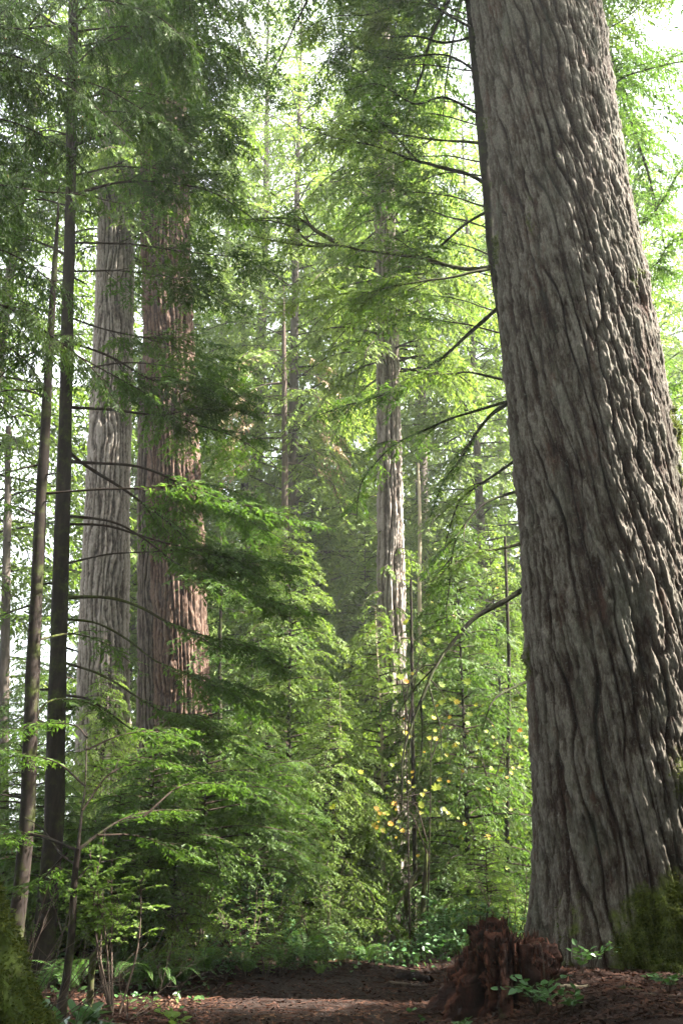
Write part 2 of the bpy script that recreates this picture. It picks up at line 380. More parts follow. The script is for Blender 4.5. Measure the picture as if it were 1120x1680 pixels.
def bark_trunk(z0, z1, za, xya, ra, nth, dz, seed, fs=.13, depth=.06, slant=0., flare=.35, flare_h=1.1, lobes=5, stringy=False, mossf=None):
    zz = np.arange(z0, z1, dz); th = np.linspace(0, 2 * pi, nth, endpoint=False)
    R = np.interp(zz, za, ra); X = np.interp(zz, za, xya[:, 0]); Y = np.interp(zz, za, xya[:, 1])
    TH, ZZ = np.meshgrid(th, zz); R2 = R[:, None]
    h = ZZ - z0
    rr = R2 * (1 + .035 * noise(np.cos(TH) * 1.3, np.sin(TH) * 1.3, ZZ * .35, seed))
    ff = np.exp(-np.maximum(h - .3, 0) / flare_h)
    rr = rr + R2 * flare * ff * (.55 + .45 * np.cos(TH * lobes + 1.7 + seed + .5 * noise(np.cos(TH), np.sin(TH), 0, seed + 3)))
    # surface coordinates for the bark, continuous round the trunk
    Rm = float(R.mean()); phi = TH + slant * ZZ / Rm
    cx, cyy = np.cos(phi) * Rm, np.sin(phi) * Rm
    k = 1 / fs; m = max(3, int(round(pi * Rm / fs))); el = .1 if stringy else .13
    wp = ((3.2 if stringy else 2.2) * noise(cx * k * .35, cyy * k * .35, ZZ * k * el * .8, seed + 9) + .9 * noise(cx * k * 1.6, cyy * k * 1.1, ZZ * k * el * 2.3, seed + 12))
    s1 = np.sin(phi * m + wp) + .75 * noise(cx * k * .9, cyy * k * .9, ZZ * k * el * 1.3, seed + 20)
    wp2 = 2.0 * noise(cx * k * .9, cyy * k * .9, ZZ * k * el * 2, seed + 15) + .6 * noise(cx * k * 2.5, cyy * k * 2.5, ZZ * k * el * 5, seed + 16)
    s2 = np.sin(phi * int(m * 2.3) + wp2) + .8 * noise(cx * k * 2.2, cyy * k * 2.2, ZZ * k * el * 3, seed + 31)
    pq = (phi * m + wp) / pi + .35 * noise(cx * k * .9, cyy * k * .9, ZZ * k * el * 2, seed + 20); pq = pq - np.floor(pq)
    fur = sst(pq, .0, .5)**.7 * (1 - .92 * sst(pq, .82, 1.0))
    brk = np.clip(np.abs(noise(cx * k * .9, cyy * k * .9, ZZ * k * .085, seed + 25)) * 5, 0, 1)
    fur = fur * (.35 + .65 * brk**.7)
    p2 = (phi * int(m * 2.7) + wp2) / pi; p2 = p2 - np.floor(p2); fur2 = sst(p2, 0, .6) * (1 - .8 * sst(p2, .85, 1))
    fine = fbm(cx * k * 7, cyy * k * 7, ZZ * k * 4, 3, seed + 40)
    fl = fbm(cx * k * 1.5, cyy * k * 1.5, ZZ * k * .5, 3, seed + 60) * 4; fq = np.floor(fl); terr = (fq + sst(fl - fq, .0, .4)) / 4
    rough = fbm(cx * k * 3.2, cyy * k * 3.2, ZZ * k * 2.2, 3, seed + 80); rough = np.sign(rough) * np.abs(rough)**.6
    ridge = fur * (.62 + .22 * fur2 + .6 * terr) + .42 * fine + .2 * rough + .1 + .12 * (fur2 - .5)
    if not stringy:
        fw = .16 + .1 * noise(cx * k, cyy * k, ZZ * k * .3, seed + 70)
        dp = np.clip(.72 + .6 * noise(cx * k * .7, cyy * k * .7, ZZ * k * .25, seed + 71), .15, 1)
        fur = sst(pq, .0, 1.5 * fw)**.8 * (1 - sst(pq, 1 - .4 * fw, 1.0)); fur = 1 - (1 - fur) * dp
        fur = fur * (.5 + .5 * np.clip(brk * 1.5, 0, 1)**.6)
        f2 = sst(p2, 0, .3) * (1 - sst(p2, .9, 1)); f2 = 1 - (1 - f2) * np.clip(.35 + .9 * noise(cx * k * 2, cyy * k * 2, ZZ * k * .6, seed + 72), 0, .8)
        fib = fbm(cx * k * 8, cyy * k * 8, ZZ * k * 1.5, 4, seed + 73); fib = np.sign(fib) * np.abs(fib)**.7
        scl = fbm(cx * k * 3.3, cyy * k * 3.3, ZZ * k * 1.0, 3, seed + 74) * 5; sq = np.floor(scl); scl = (sq + sst(scl - sq, 0, .3)) / 5
        ridge = fur * (.5 + .22 * f2 + .35 * terr) + (.2 * fib + .42 * scl) * (.25 + .75 * fur) + .1
    if False: ridge = np.where(ridge > .8, .8 + (ridge - .8) * .35, ridge) + .1 * fine
    rr = rr + depth * (ridge - .6)
    V = np.stack([X[:, None] + rr * np.cos(TH), Y[:, None] + rr * np.sin(TH), ZZ], -1)
    if mossf and not stringy:                          # moss cushions swell from the foot
        mo_ = np.clip(mossf(TH, ZZ, h, V) - .45, 0, .5); cu = np.clip(fbm(V[..., 0] * 4.5, V[..., 1] * 4.5, ZZ * 3.5, 3, 90) + .25, 0, 1)
        V[..., 0] += .42 * mo_ * cu * np.cos(TH); V[..., 1] += .42 * mo_ * cu * np.sin(TH)
    nz = len(zz); i = np.arange(nz - 1)[:, None] * nth; j = np.arange(nth)[None]; jn = (j + 1) % nth
    f = np.stack([i + j, i + jn, i + nth + jn, i + nth + j], -1).reshape(-1, 4)
    g = Geo().add(V, f)
    mo = mossf(TH, ZZ, h, V) if mossf else 0 * TH
    return g, {'ridge': np.clip(ridge, 0, 1).ravel(), 'moss': np.clip(mo, 0, 1).ravel()}, (V, ff)

def moss_blades(V, mask, n, rng, ln=.03):
    """small blades standing on a surface grid V (nz, nth, 3) where mask is high"""
    du = np.roll(V, -1, 1) - V; dv = np.gradient(V, axis=0); nr = nrm(np.cross(du, dv))
    p = mask.ravel()**1.5; p = p / p.sum(); idx = rng.choice(len(p), n, p=p)
    b = V.reshape(-1, 3)[idx] + rng.normal(0, .012, (n, 3)); nn = nr.reshape(-1, 3)[idx]
    d = nrm(nn + rng.normal(0, .5, (n, 3)) + np.array([0, 0, -.35])); l = rng.uniform(.5, 1.3, n) * ln
    w = nrm(np.cross(d, rng.normal(size=(n, 3)))) * (l * .22)[:, None]
    tip = b + d * l[:, None]; mid = b + d * (l * .5)[:, None]
    return Geo().quads(np.stack([b - d * .006, mid + w, tip, mid - w], 1), 0)

def strip_trunk(name, root, g, mt, attrs, loc):
    return obj(name, mesh_of(name, shift(g, loc), [mt], smooth=(0,), attrs=attrs), root)

# --- the great fir
FD = 12.3
fir_rows = [(-500, 825, 172), (0, 877, 196), (280, 914, 208), (560, 949, 236), (860, 986, 258), (1120, 1019, 294), (1400, 1046, 322), (1540, 1058, 336), (1620, 1062, 340)]
za, xya, ra = trunk_axis(fir_rows, FD); za_f, xya_f, ra_f = za, xya, ra
fz0 = float(ground_z(xya[0, 0], FD)) - .35
def fir_moss(TH, ZZ, h, V):
    right = np.cos(TH + .25)
    m = .62 * np.exp(-np.maximum(h - .35, 0) / .5) + .85 * sst(right, -.5, .7) * np.exp(-np.maximum(h - 1.0, 0) / 1.6)
    m = m + .5 * sst(right, .9, 1.0) * sst(9.5 - ZZ, 0, 3) + .25 * sst(noise(V[..., 0] * 1.7, V[..., 1] * 1.7, ZZ * .9, 77), .35, .8)
    return m + .75 * fbm(V[..., 0] * 2.6, V[..., 1] * 2.6, ZZ * 1.3, 4, 71)
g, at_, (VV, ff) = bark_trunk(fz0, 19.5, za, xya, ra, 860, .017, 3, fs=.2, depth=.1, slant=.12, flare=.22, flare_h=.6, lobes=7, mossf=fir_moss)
floc = (xya[0, 0], FD, fz0 + .35)
fir = thing('fir_tree', floc, 'huge furrowed grey fir trunk with a mossy foot beside the rotten red stump', 'tree')
rows_ = 620
top = g
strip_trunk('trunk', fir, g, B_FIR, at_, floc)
mk = at_['moss'].reshape(VV.shape[:2]); mk = np.where(mk > .5, (mk - .48), 0) * (VV[..., 1] < FD + .6)
mg = moss_blades(VV, mk, 120000, RNG, .03)
obj('moss', mesh_of('moss', shift(mg, floc), [M_MOSS]), fir)

# --- other trunks with relief
def relief_tree(rows, d, base_py, z1, label, mt, fs, depth, nth, dz, seed, flare=.3, flare_h=.8, lobes=6, moss=.35, stringy=True, top=None):
    za, xya, ra = trunk_axis(rows, d)
    gz = float(ground_z(xya[0, 0], d)); z0 = gz - .25
    def mf(TH, ZZ, h, V): return .55 * moss * np.exp(-np.maximum(h - .3, 0) / 1.2) * 2 + moss * .4 + .2 * noise(V[..., 0] * 2, V[..., 1] * 2, ZZ, seed + 7)
    g, a, _ = bark_trunk(z0, z1, za, xya, ra, nth, dz, seed, fs=fs, depth=depth, flare=flare, flare_h=flare_h, lobes=lobes, stringy=stringy, mossf=mf)
    loc = (xya[0, 0], d, gz)
    t = thing('old_tree', loc, label, 'tree')
    strip_trunk('trunk', t, g, mt, a, loc); return t, loc, (za, xya, ra)
pale, pale_loc, pale_ax = relief_tree([(-200, 196, 46), (300, 192, 54), (500, 188, 58), (750, 179, 66), (1000, 172, 76), (1400, 168, 90)], 22, 0, 26,
    'massive pale grey trunk with long vertical bark ridges behind the slender dark trunks', B_PALE, .11, .07, 200, .05, 11)
red, red_loc, red_ax = relief_tree([(-200, 262, 66), (400, 272, 76), (600, 277, 80), (900, 289, 88), (1150, 298, 92), (1400, 300, 106)], 20.5, 0, 24,
    'thick reddish brown trunk catching sunlight beside the massive pale trunk', B_RED, .11, .07, 220, .045, 23)
snag, snag_loc, snag_ax = relief_tree([(380, 238, 20), (500, 240, 24), (900, 242, 29), (1200, 243, 33), (1400, 244, 44)], 20.35, 0, 12.4,
    'dark slender old trunk pressed against the thick reddish trunk', B_SNAG, .09, .05, 120, .05, 31, flare=.2, moss=.6)
ced, ced_loc, ced_ax = relief_tree([(-100, 622, 24), (520, 634, 32), (800, 640, 38), (1100, 642, 46), (1300, 643, 54), (1440, 644, 60), (1560, 645, 64)], 21.5, 0, 30,
    'tall fluted cedar trunk pale above and brown at its foot where the path bends', B_CED, .14, .07, 160, .05, 41, flare=.35, flare_h=1.0, lobes=5, moss=.3)

def crown_on(root, loc, ax, z0, z1, rad, nb, seed, mt, res=.75, dr=.45):
    rng = np.random.default_rng(seed); cr = Geo(); za, xya, ra = ax
    for k in range(nb):
        f = (k + rng.random()) / nb; z = z0 + (z1 - z0) * f
        L = rad * rng.uniform(.45, 1.1) * (1 - .6 * f); az = k * 2.399 + rng.normal(0, .4); d = np.array([cos(az), sin(az), 0])
        b = np.array([np.interp(z, za, xya[:, 0]), np.interp(z, za, xya[:, 1]), z])
        e = rng.uniform(-.1, .25)
        bough(cr, np.array([b, b + d * L * .4 + Z * L * e * .4, b + d * L * .75 + Z * L * (e * .5 - dr * .35), b + d * L + Z * L * (e * .4 - dr)]), rng, r0=.02 + .01 * L, t0=.22,
              Ls=.3 * L + .15, ss=.085 * res, tw=.19 * res, ts=.055 * res, ww=.17, droop=.4, hang=.3, sides=3, stems=.006, clump=.7)
    obj('crown', mesh_of('crown', shift(cr, loc), [B_TWIG, mt]), root)
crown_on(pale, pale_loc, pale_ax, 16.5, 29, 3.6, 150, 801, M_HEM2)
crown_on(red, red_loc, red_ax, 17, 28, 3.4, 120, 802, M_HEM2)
def lower_boughs():
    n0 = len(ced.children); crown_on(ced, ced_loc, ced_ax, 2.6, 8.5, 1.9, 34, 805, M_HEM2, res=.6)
    for ch in ced.children:
        if ch.name.startswith('crown'): ch.name = 'lower_boughs'
lower_boughs()
crown_on(fir, floc, (za_f, xya_f, ra_f), 17.5, 32, 7.5, 150, 804, M_HEM, res=.7)  # fir crown above the view, added as a canopy to shade things below
crown_on(ced, ced_loc, ced_ax, 12.6, 30, 3.2, 270, 803, M_FAR)
# ------------------------------------------------------------------ slender hemlocks with limbs one by one
def slim_trunk(rows, d, sides=14, n=60, bump=.06, seed=0):
    za, xya, ra = trunk_axis(rows, d)
    gz = float(ground_z(xya[0, 0], d))
    zz = np.linspace(gz - .2, za[-1], n)
    P = np.stack([np.interp(zz, za, xya[:, 0]), np.interp(zz, za, xya[:, 1]), zz], 1)
    r = np.interp(zz, za, ra) * (1 + .5 * np.exp(-(zz - gz) / .25)) * (1 + bump * noise(zz * 2.3, 0, 0, seed))
    P[:, 0] += .012 * noise(zz * .8, 5, 0, seed + 1)
    g = Geo(); tube(g, P, r, sides); rs = np.random.default_rng(seed + 900)
    for k in range(16):                                # dead stubs
        i = rs.integers(4, n - 8); a = rs.random() * 6.28; dd = np.array([cos(a), sin(a), rs.uniform(-.3, .3)]); l = rs.uniform(.04, .22) + r[i]
        tube(g, np.array([P[i], P[i] + dd * l * .6, P[i] + dd * l + Z * rs.uniform(-.03, .03)]), [r[i] * .22, r[i] * .15, r[i] * .08], 5)
    return g, (float(xya[0, 0]), d, gz), P

def limb(root, loc, pts, d0, d1, seed, r0=.022, leafy=True, woodmat=None, leafmat=None, t0=.25, label=None, ctr=None, forks=4, **kw):
    rng = np.random.default_rng(seed)
    n = len(pts); ds = d0 + (d1 - d0) * np.linspace(0, 1, n)
    P = np.array([at(px, py, dd) for (px, py), dd in zip(pts, ds)])
    return limb3(root, loc, P, rng, r0, leafy, woodmat, leafmat, t0, label, forks, **kw)
def limb3(root, loc, P, rng, r0=.022, leafy=True, woodmat=None, leafmat=None, t0=.25, label=None, forks=4, fork_len=(.25, .5), **kw):
    woodmat = woodmat or B_TWIG; leafmat = leafmat or M_HEM
    gw = Geo(); gl = Geo()
    Pr, L = resample(P, 60); u = np.linspace(0, 1, 60)
    ph = rng.random() * 40
    Pr = Pr + .018 * L * np.stack([noise(u * L * 1.9 + ph, 0, k, 5) for k in range(3)], 1) * (u * (1.2 - u))[:, None]
    rad = r0 * (1 - .82 * u**.75) * (1 + .12 * noise(u * L * 9 + ph, 2, 0, 8))
    tube(gw, Pr, rad, 7)
    par = dict(Ls=.5, ss=.045, tw=.085, ts=.02, ww=.15, droop=.2, hang=.06)
    par.update(kw)
    if leafy: bough(gl, Pr[int(60 * t0 * .5):], rng, r0=.004, t0=.2, tubes=False, wood=0, leaf=1, wob=0, **par)
    for k in range(forks):
        t = rng.uniform(max(t0, .2), .9); i = int(t * 59); T = nrm(Pr[min(i + 2, 59)] - Pr[max(i - 2, 0)])
        lat = nrm(np.cross(T, Z)) * (1 if k % 2 else -1)
        fl = L * rng.uniform(*fork_len) * (1.15 - t)
        d = nrm(T * .8 + lat * .75 + Z * rng.uniform(-.25, .15))
        q = np.array([Pr[i], Pr[i] + d * fl * .5, Pr[i] + d * fl + Z * (-.12 * fl)])
        if leafy: bough(gl, q, rng, r0=rad[i] * .6, t0=.15, wood=0, leaf=1, sides=4, **par)
        else:
            qq, _ = resample(q, 14); tube(gw, qq, rad[i] * .5 * np.linspace(1, .3, 14), 5)
    b = obj('branch', mesh_of('branch', shift(gw, loc), [woodmat], smooth=(0,)), root)
    if label: b['label'] = label
    if leafy and gl.v:
        obj('foliage', mesh_of('foliage', shift(gl, loc), [B_TWIG, leafmat]), b)
    return b

# trunks A and B on the left
gB, locB, PB = slim_trunk([(-100, 122, 15), (150, 119, 16), (350, 115, 17), (560, 111, 20), (800, 103, 24), (1120, 95, 28), (1340, 91, 32)], 12.0, seed=3)
tB = thing('hemlock_tree', locB, 'thicker of the two dark slender hemlock trunks with long reaching limbs', 'tree', 'slender dark hemlocks')
obj('trunk', mesh_of('trunk', shift(gB, locB), [B_DARK], smooth=(0,)), tB)
gA, locA, PA = slim_trunk([(300, 99, 1), (430, 92, 9), (650, 78, 15), (800, 68, 18), (1120, 54, 23), (1330, 46, 25)], 11.3, seed=4)
tA = thing('hemlock_tree', locA, 'thinner of the two dark slender hemlock trunks near the mossy leaning trunk', 'tree', 'slender dark hemlocks')
obj('trunk', mesh_of('trunk', shift(gA, locA), [B_DARK], smooth=(0,)), tA)
LB = [[(112, 757), (220, 765), (280, 787), (320, 815), (420, 860), (470, 890)],
      [(105, 860), (175, 863), (250, 885), (350, 912), (450, 922), (520, 935)],
      [(104, 845), (200, 862), (300, 930), (380, 960), (450, 985), (540, 1010)],
      [(102, 926), (165, 912), (220, 908), (300, 902), (360, 908), (430, 930)],
      [(100, 980), (170, 980), (225, 995), (280, 1025), (350, 1050), (415, 1065), (480, 1110)],
      [(99, 1015), (160, 1022), (215, 1052), (260, 1085), (320, 1115), (400, 1140), (470, 1190)],
      [(106, 735), (135, 760), (195, 800), (270, 850), (330, 900), (400, 960)],
      [(108, 668), (185, 672), (250, 680), (320, 695), (400, 725), (460, 770)],
      [(112, 560), (180, 585), (250, 625), (330, 650), (430, 690)],
      [(112, 445), (200, 445), (260, 452), (320, 470), (400, 520)],
      [(114, 398), (225, 402), (325, 417), (410, 428), (470, 460)],
      [(112, 520), (170, 540), (260, 560), (340, 590), (420, 640)],
      [(116, 320), (200, 300), (280, 300), (360, 320), (430, 370)],
      [(118, 240), (190, 215), (270, 200), (350, 215), (420, 260)],
      [(118, 190), (180, 140), (250, 110), (330, 110), (400, 140)],
      [(119, 110), (180, 60), (260, 30), (340, 30), (400, 60)],
      [(119, 40), (170, -20), (250, -50), (330, -40)],
      [(100, 1085), (170, 1110), (250, 1160), (330, 1190), (400, 1230)],
      [(97, 1140), (150, 1150), (220, 1200), (300, 1250), (380, 1290)],
      [(112, 420), (70, 400), (20, 390), (-40, 400)],
      [(116, 300), (60, 280), (0, 290), (-60, 320)],
      [(118, 180), (60, 150), (0, 140), (-70, 160)],
      [(119, 60), (60, 20), (0, 0), (-70, 10)]]
rl = np.random.default_rng(5)
for i, pts in enumerate(LB):
    low = pts[0][1] > 640
    limb(tB, locB, pts, 12.0, 12.0 + rl.uniform(.2, 2.2), 100 + i, r0=rl.uniform(.016, .028), t0=(.38 if pts[0][1] < 850 else .5) if low else .2,
         forks=10, Ls=.72, ss=.04, woodmat=B_MOSSY if i in (4, 5, 17) else B_TWIG, fork_len=(.35, .7), keep=.92, leafmat=M_HEM)
for i in range(26):                                    # the leafy fans above and around the drawn limbs
    y0 = -140 + i * 30 + rl.uniform(-12, 12); sgn = 1 if i % 4 else -1; ln = rl.uniform(200, 370) if sgn > 0 else rl.uniform(120, 200)
    if 300 < y0 < 600 and sgn > 0: continue
    x0 = 119 - .022 * max(y0, 0); dy = rl.uniform(-40, 40)
    limb(tB, locB, [(x0, y0), (x0 + sgn * ln * .35, y0 - 15 + dy * .3), (x0 + sgn * ln * .7, y0 + 5 + dy), (x0 + sgn * ln, y0 + 60 + dy)], 12.0, 12.0 + rl.uniform(-.3, 3.2), 140 + i, r0=rl.uniform(.012, .02),
         t0=.2 if y0 < 380 else .45, forks=9, Ls=.7, ss=.045, fork_len=(.35, .7), keep=.92, leafmat=M_HEM)
LA = [[(70, 810), (175, 802), (310, 800), (380, 825), (465, 845), (550, 865)],
      [(75, 760), (30, 770), (-40, 790)], [(70, 850), (20, 830), (-50, 830)], [(60, 990), (0, 1010), (-60, 1040)],
      [(62, 1050), (120, 1040), (180, 1060), (240, 1110)], [(78, 650), (20, 640), (-50, 660)],
      [(52, 1200), (75, 1155), (120, 1148), (165, 1165), (205, 1215)], [(85, 560), (140, 590), (230, 640), (300, 700)]]
for i, pts in enumerate(LA):
    limb(tA, locA, pts, 11.3, 11.3 + rl.uniform(-.3, 1.6), 200 + i, r0=.018, forks=5, Ls=.42, leafmat=M_HEM, keep=.75, woodmat=B_MOSSY if i in (3, 4, 6) else B_TWIG)

# hemlock behind the fir
HD = 14.6
gH, locH, PH = slim_trunk([(-300, 752, 12), (0, 770, 14), (400, 806, 18), (700, 852, 24), (1000, 890, 30), (1560, 930, 40)], HD, seed=6)
tH = thing('hemlock_tree', locH, 'slender hemlock half hidden behind the huge fir with long drooping limbs', 'tree')
obj('trunk', mesh_of('trunk', shift(gH, locH), [B_DARK], smooth=(0,)), tH)
LH = [([(795, 300), (760, 283), (685, 265), (625, 243), (560, 228), (490, 205)], 1, 'w'),
      ([(680, 262), (650, 225), (610, 180), (580, 135), (545, 100)], 1, ''),
      ([(800, 236), (710, 228), (660, 220), (590, 212), (520, 190)], 1, 'm'),
      ([(815, 438), (760, 440), (660, 417), (560, 406), (490, 402), (405, 385)], .5, 'M'),
      ([(545, 404), (505, 395), (480, 372), (430, 362), (395, 370)], .7, 'm'),
      ([(560, 403), (520, 380), (495, 362), (440, 358), (400, 360)], .6, 'M'),
      ([(812, 440), (770, 448), (680, 465), (610, 478), (560, 482), (490, 495), (430, 500)], 1, 'm'),
      ([(805, 343), (760, 370), (710, 415), (670, 440), (625, 470), (560, 500)], .9, ''),
      ([(822, 500), (755, 560), (685, 617), (625, 647), (560, 667), (505, 690)], 1, 'w'),
      ([(845, 627), (775, 612), (725, 612), (695, 607), (640, 640)], .6, ''),
      ([(845, 655), (760, 680), (710, 700), (655, 725), (620, 755), (590, 800), (585, 870)], .5, ''),
      ([(845, 655), (800, 685), (760, 745), (730, 785), (705, 850)], .5, 'w'),
      ([(855, 748), (810, 780), (760, 815), (740, 855), (722, 930)], .7, ''),
      ([(860, 802), (795, 825), (760, 865), (745, 895), (735, 960), (733, 1040)], .6, ''),
      ([(885, 955), (862, 965), (830, 985), (785, 1010), (755, 1035), (715, 1090), (700, 1130), (675, 1195), (662, 1245), (658, 1330)], .2, 'W'),
      ([(862, 890), (820, 900), (770, 910), (700, 960)], .8, 'm'),
      ([(885, 1110), (850, 1125), (810, 1150), (790, 1200)], .5, ''),
      ([(776, 47), (730, 22), (680, -10), (600, -30)], 1, ''),
      ([(772, 0), (700, -10), (620, 20), (540, 30), (480, 60)], 1, ''),
      ([(785, 120), (730, 90), (650, 95), (580, 80), (500, 95)], 1, ''),
      ([(790, 190), (730, 160), (680, 170), (620, 140), (560, 150)], .9, ''),
      ([(778, 60), (730, 70), (690, 60), (640, 60), (560, 50), (470, 30)], .9, ''),
      ([(830, 400), (900, 400), (1035, 372), (1085, 330), (1120, 275), (1180, 250)], .8, 'w'),
      ([(800, 180), (900, 190), (995, 142), (1035, 120), (1120, 100), (1200, 100)], 1, 'w'),
      ([(795, 150), (900, 130), (985, 55), (1025, 30), (1060, 0), (1120, -20)], 1, ''),
      ([(800, 110), (900, 110), (1000, 112), (1060, 105), (1130, 85)], 1, ''),
      ([(830, 420), (960, 430), (1060, 440), (1100, 400), (1170, 380)], 1, ''),
      ([(840, 540), (960, 520), (1070, 500), (1130, 480)], 1, ''),
      ([(870, 780), (1000, 700), (1090, 640), (1150, 620)], 1, ''),
      ([(780, 20), (900, 20), (1000, -20), (1100, -40)], 1, '')]
for i, (pts, lf, k) in enumerate(LH):
    r0 = .05 if k == 'W' else .05 if k == 'M' else .042 if k == 'w' else .03
    limb(tH, locH, pts, HD, HD + rl.uniform(-1.5, .8), 300 + i, r0=r0, leafy=lf > .3, forks=int(2 + 10 * lf), Ls=.6 * (.6 + .4 * lf),
         keep=.4 + .5 * lf, fork_len=(.2, .5), woodmat=B_MOSSY if k in ('m', 'M') else B_LIMB if k in ('w', 'W') else B_LIMB, leafmat=M_HEM if i % 3 else M_HEM2, t0=.3, hang=.12, droop=.22)
for i in range(30):
    y0 = -180 + i * 28 + rl.uniform(-12, 12); sgn = -1 if i % 3 else 1; ln = rl.uniform(180, 330); x0 = 772 + .11 * max(y0, 0); dy = rl.uniform(-50, 40)
    if y0 > 560: sgn = 1; x0 = 870
    limb(tH, locH, [(x0, y0), (x0 + sgn * ln * .35, y0 - 15 + dy * .3), (x0 + sgn * ln * .7, y0 + dy), (x0 + sgn * ln, y0 + 50 + dy)], HD, HD + rl.uniform(.8, 3.2), 370 + i, r0=rl.uniform(.012, .02),
         t0=.25, forks=7, Ls=.6, ss=.045, fork_len=(.25, .55), keep=.8, leafmat=M_HEM, hang=.12, droop=.22)
for i, pts in enumerate([[(762, 1017), (735, 1012), (700, 1025)], [(702, 1120), (712, 1160), (722, 1200), (722, 1260)], [(715, 1090), (690, 1095), (672, 1120), (665, 1160)], [(690, 1150), (692, 1220), (680, 1300)]]):
    limb(tH, locH, pts, HD - .6, HD - .8, 360 + i, r0=.018, leafy=False, forks=3, woodmat=B_LIMB, fork_len=(.4, .9))

# ------------------------------------------------------------------ conifer generator for everything further off
def conifer(h, cb, rad, nb, seed, res=1.0, r0=.12, up=.1, dr=.35, leafw=.17, prof=.8, bare=0., wood=True, Ls=.32, kt=1.):
    rng = np.random.default_rng(seed); tr = Geo(); cr = Geo()
    zz = np.linspace(-.4, h, 26); lean = np.stack([.012 * h * noise(zz / h * 2, 0, k, seed) for k in (1, 2)], 1) * (zz / h)[:, None]
    P = np.column_stack([lean, zz]); tube(tr, P, r0 * (1 - .93 * np.clip(zz / h, 0, 1)**.9) * (1 + .45 * np.exp(-np.maximum(zz, 0) / (r0 * 3))), 10)
    for k in range(nb):
        f = (k + rng.random()) / nb; z = cb + (h - cb) * f**.9
        L = rad * (1 - f**1.3)**prof * rng.uniform(.55, 1.12) + .12 * rad
        az = k * 2.399 + rng.normal(0, .4); d = np.array([cos(az), sin(az), 0])
        b = np.array([np.interp(z, zz, P[:, 0]), np.interp(z, zz, P[:, 1]), z])
        e = up * rng.uniform(.2, 1.6) * (1 + f)
        path = np.array([b, b + d * L * .4 + Z * L * e * .4, b + d * L * .75 + Z * L * (e * .55 - dr * .3), b + d * L + Z * L * (e * .4 - dr)])
        bough(cr, path, rng, r0=.012 + .007 * L, t0=.12 + bare, Ls=Ls * L + .15, ss=.085 * res, tw=.19 * res, ts=.055 * res, ww=leafw, droop=.35, hang=.15, sides=3, stems=.008 * res if wood else 0, clump=.6)
    return tr, cr
def tree_proto(name, kind, mt_trunk, mt_leaf, **kw):
    tr, cr = conifer(**kw)
    return mesh_of(name + '_trunk', tr, [mt_trunk], smooth=(0,)), mesh_of(name + '_crown', cr, [B_TWIG, mt_leaf])
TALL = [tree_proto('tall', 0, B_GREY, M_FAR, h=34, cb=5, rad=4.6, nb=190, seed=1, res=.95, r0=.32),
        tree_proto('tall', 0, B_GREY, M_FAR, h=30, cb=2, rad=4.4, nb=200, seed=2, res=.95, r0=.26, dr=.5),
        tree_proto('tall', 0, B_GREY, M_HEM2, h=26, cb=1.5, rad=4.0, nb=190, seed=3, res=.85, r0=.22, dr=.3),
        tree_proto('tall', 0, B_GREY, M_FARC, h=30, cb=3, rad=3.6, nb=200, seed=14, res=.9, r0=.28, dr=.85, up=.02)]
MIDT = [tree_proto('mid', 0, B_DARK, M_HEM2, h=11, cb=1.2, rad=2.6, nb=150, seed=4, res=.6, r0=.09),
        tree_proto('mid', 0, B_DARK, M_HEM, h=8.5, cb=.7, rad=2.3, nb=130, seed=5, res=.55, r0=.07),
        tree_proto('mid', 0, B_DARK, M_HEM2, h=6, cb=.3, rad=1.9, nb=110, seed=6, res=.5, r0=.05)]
POLET = tree_proto('pole', 0, B_POLE, M_HEM2, h=7, cb=2.0, rad=1.75, nb=90, seed=15, res=.42, r0=.07, dr=.4)
FANT = tree_proto('fan', 0, B_DARK, M_HEM, h=3.6, cb=.95, rad=1.9, nb=60, seed=16, res=.36, r0=.04, dr=.2, Ls=.38)
YNG = [tree_proto('young', 0, B_DARK, M_HEM, h=3.4, cb=.25, rad=1.35, nb=70, seed=8, res=.32, r0=.035, dr=.25, Ls=.36),
       tree_proto('young', 0, B_DARK, M_HEM2, h=2.4, cb=.15, rad=1.1, nb=60, seed=9, res=.3, r0=.028, dr=.25, Ls=.36)]
def place(name, protos, x, y, rz, sc, label, cat, group=None, kt=1.0):
    zg = float(ground_z(x, y)); t = thing(name, (x, y, zg), label, cat, group)
    t.rotation_euler = (0, 0, rz); t.scale = (sc, sc, sc * kt)
    obj('trunk', protos[0], t); obj('crown', protos[1], t); return t
def xat(px, d, py=1480): return float(at(px, py, d)[0])

BACK = [(1165, 28, 2, .95, 'bushy conifer beyond the slender hemlock boughs on the sunny side of the fir'), (1120, 36, 1, 1.0, 'tall conifer seen past the upper sunny edge of the huge fir'), 
        (705, 34, 0, 1.0, 'tall hemlock seen just behind the slender hemlock at the fir'),
        (560, 38, 1, 1.05, 'tall feathery conifer far beyond the fluted cedar, in full sun'),
        (470, 30, 1, .95, 'sunlit conifer standing beyond the reach of the long hemlock limbs'),
        (395, 36, 0, 1.0, 'tall conifer seen between the thick reddish trunk and the sunny gap'),
        
        (815, 29, 2, .9, 'pale green hemlock between the slender hemlock and the fluted cedar'),
          (-120, 26, 2, 1.1, 'bushy conifer at the edge of the bright clearing'),
        (330, 46, 0, 1.1, 'far pale conifer rising behind the thick reddish trunk'),
        (640, 50, 0, 1.15, 'farthest tall conifer straight above the fluted cedar'),
        (860, 44, 1, 1.1, 'far conifer glowing in sun behind the drooping bare limb'),
        (180, 34, 2, 1.1, 'conifer filling the gap between pale and reddish trunks')]
for i, (px, d, v, s, lb) in enumerate(BACK):
    place('conifer_tree', TALL[v], xat(px, d), d, i * 1.7, s * 1.2, lb, 'tree', 'sunlit conifers standing behind the big trunks')
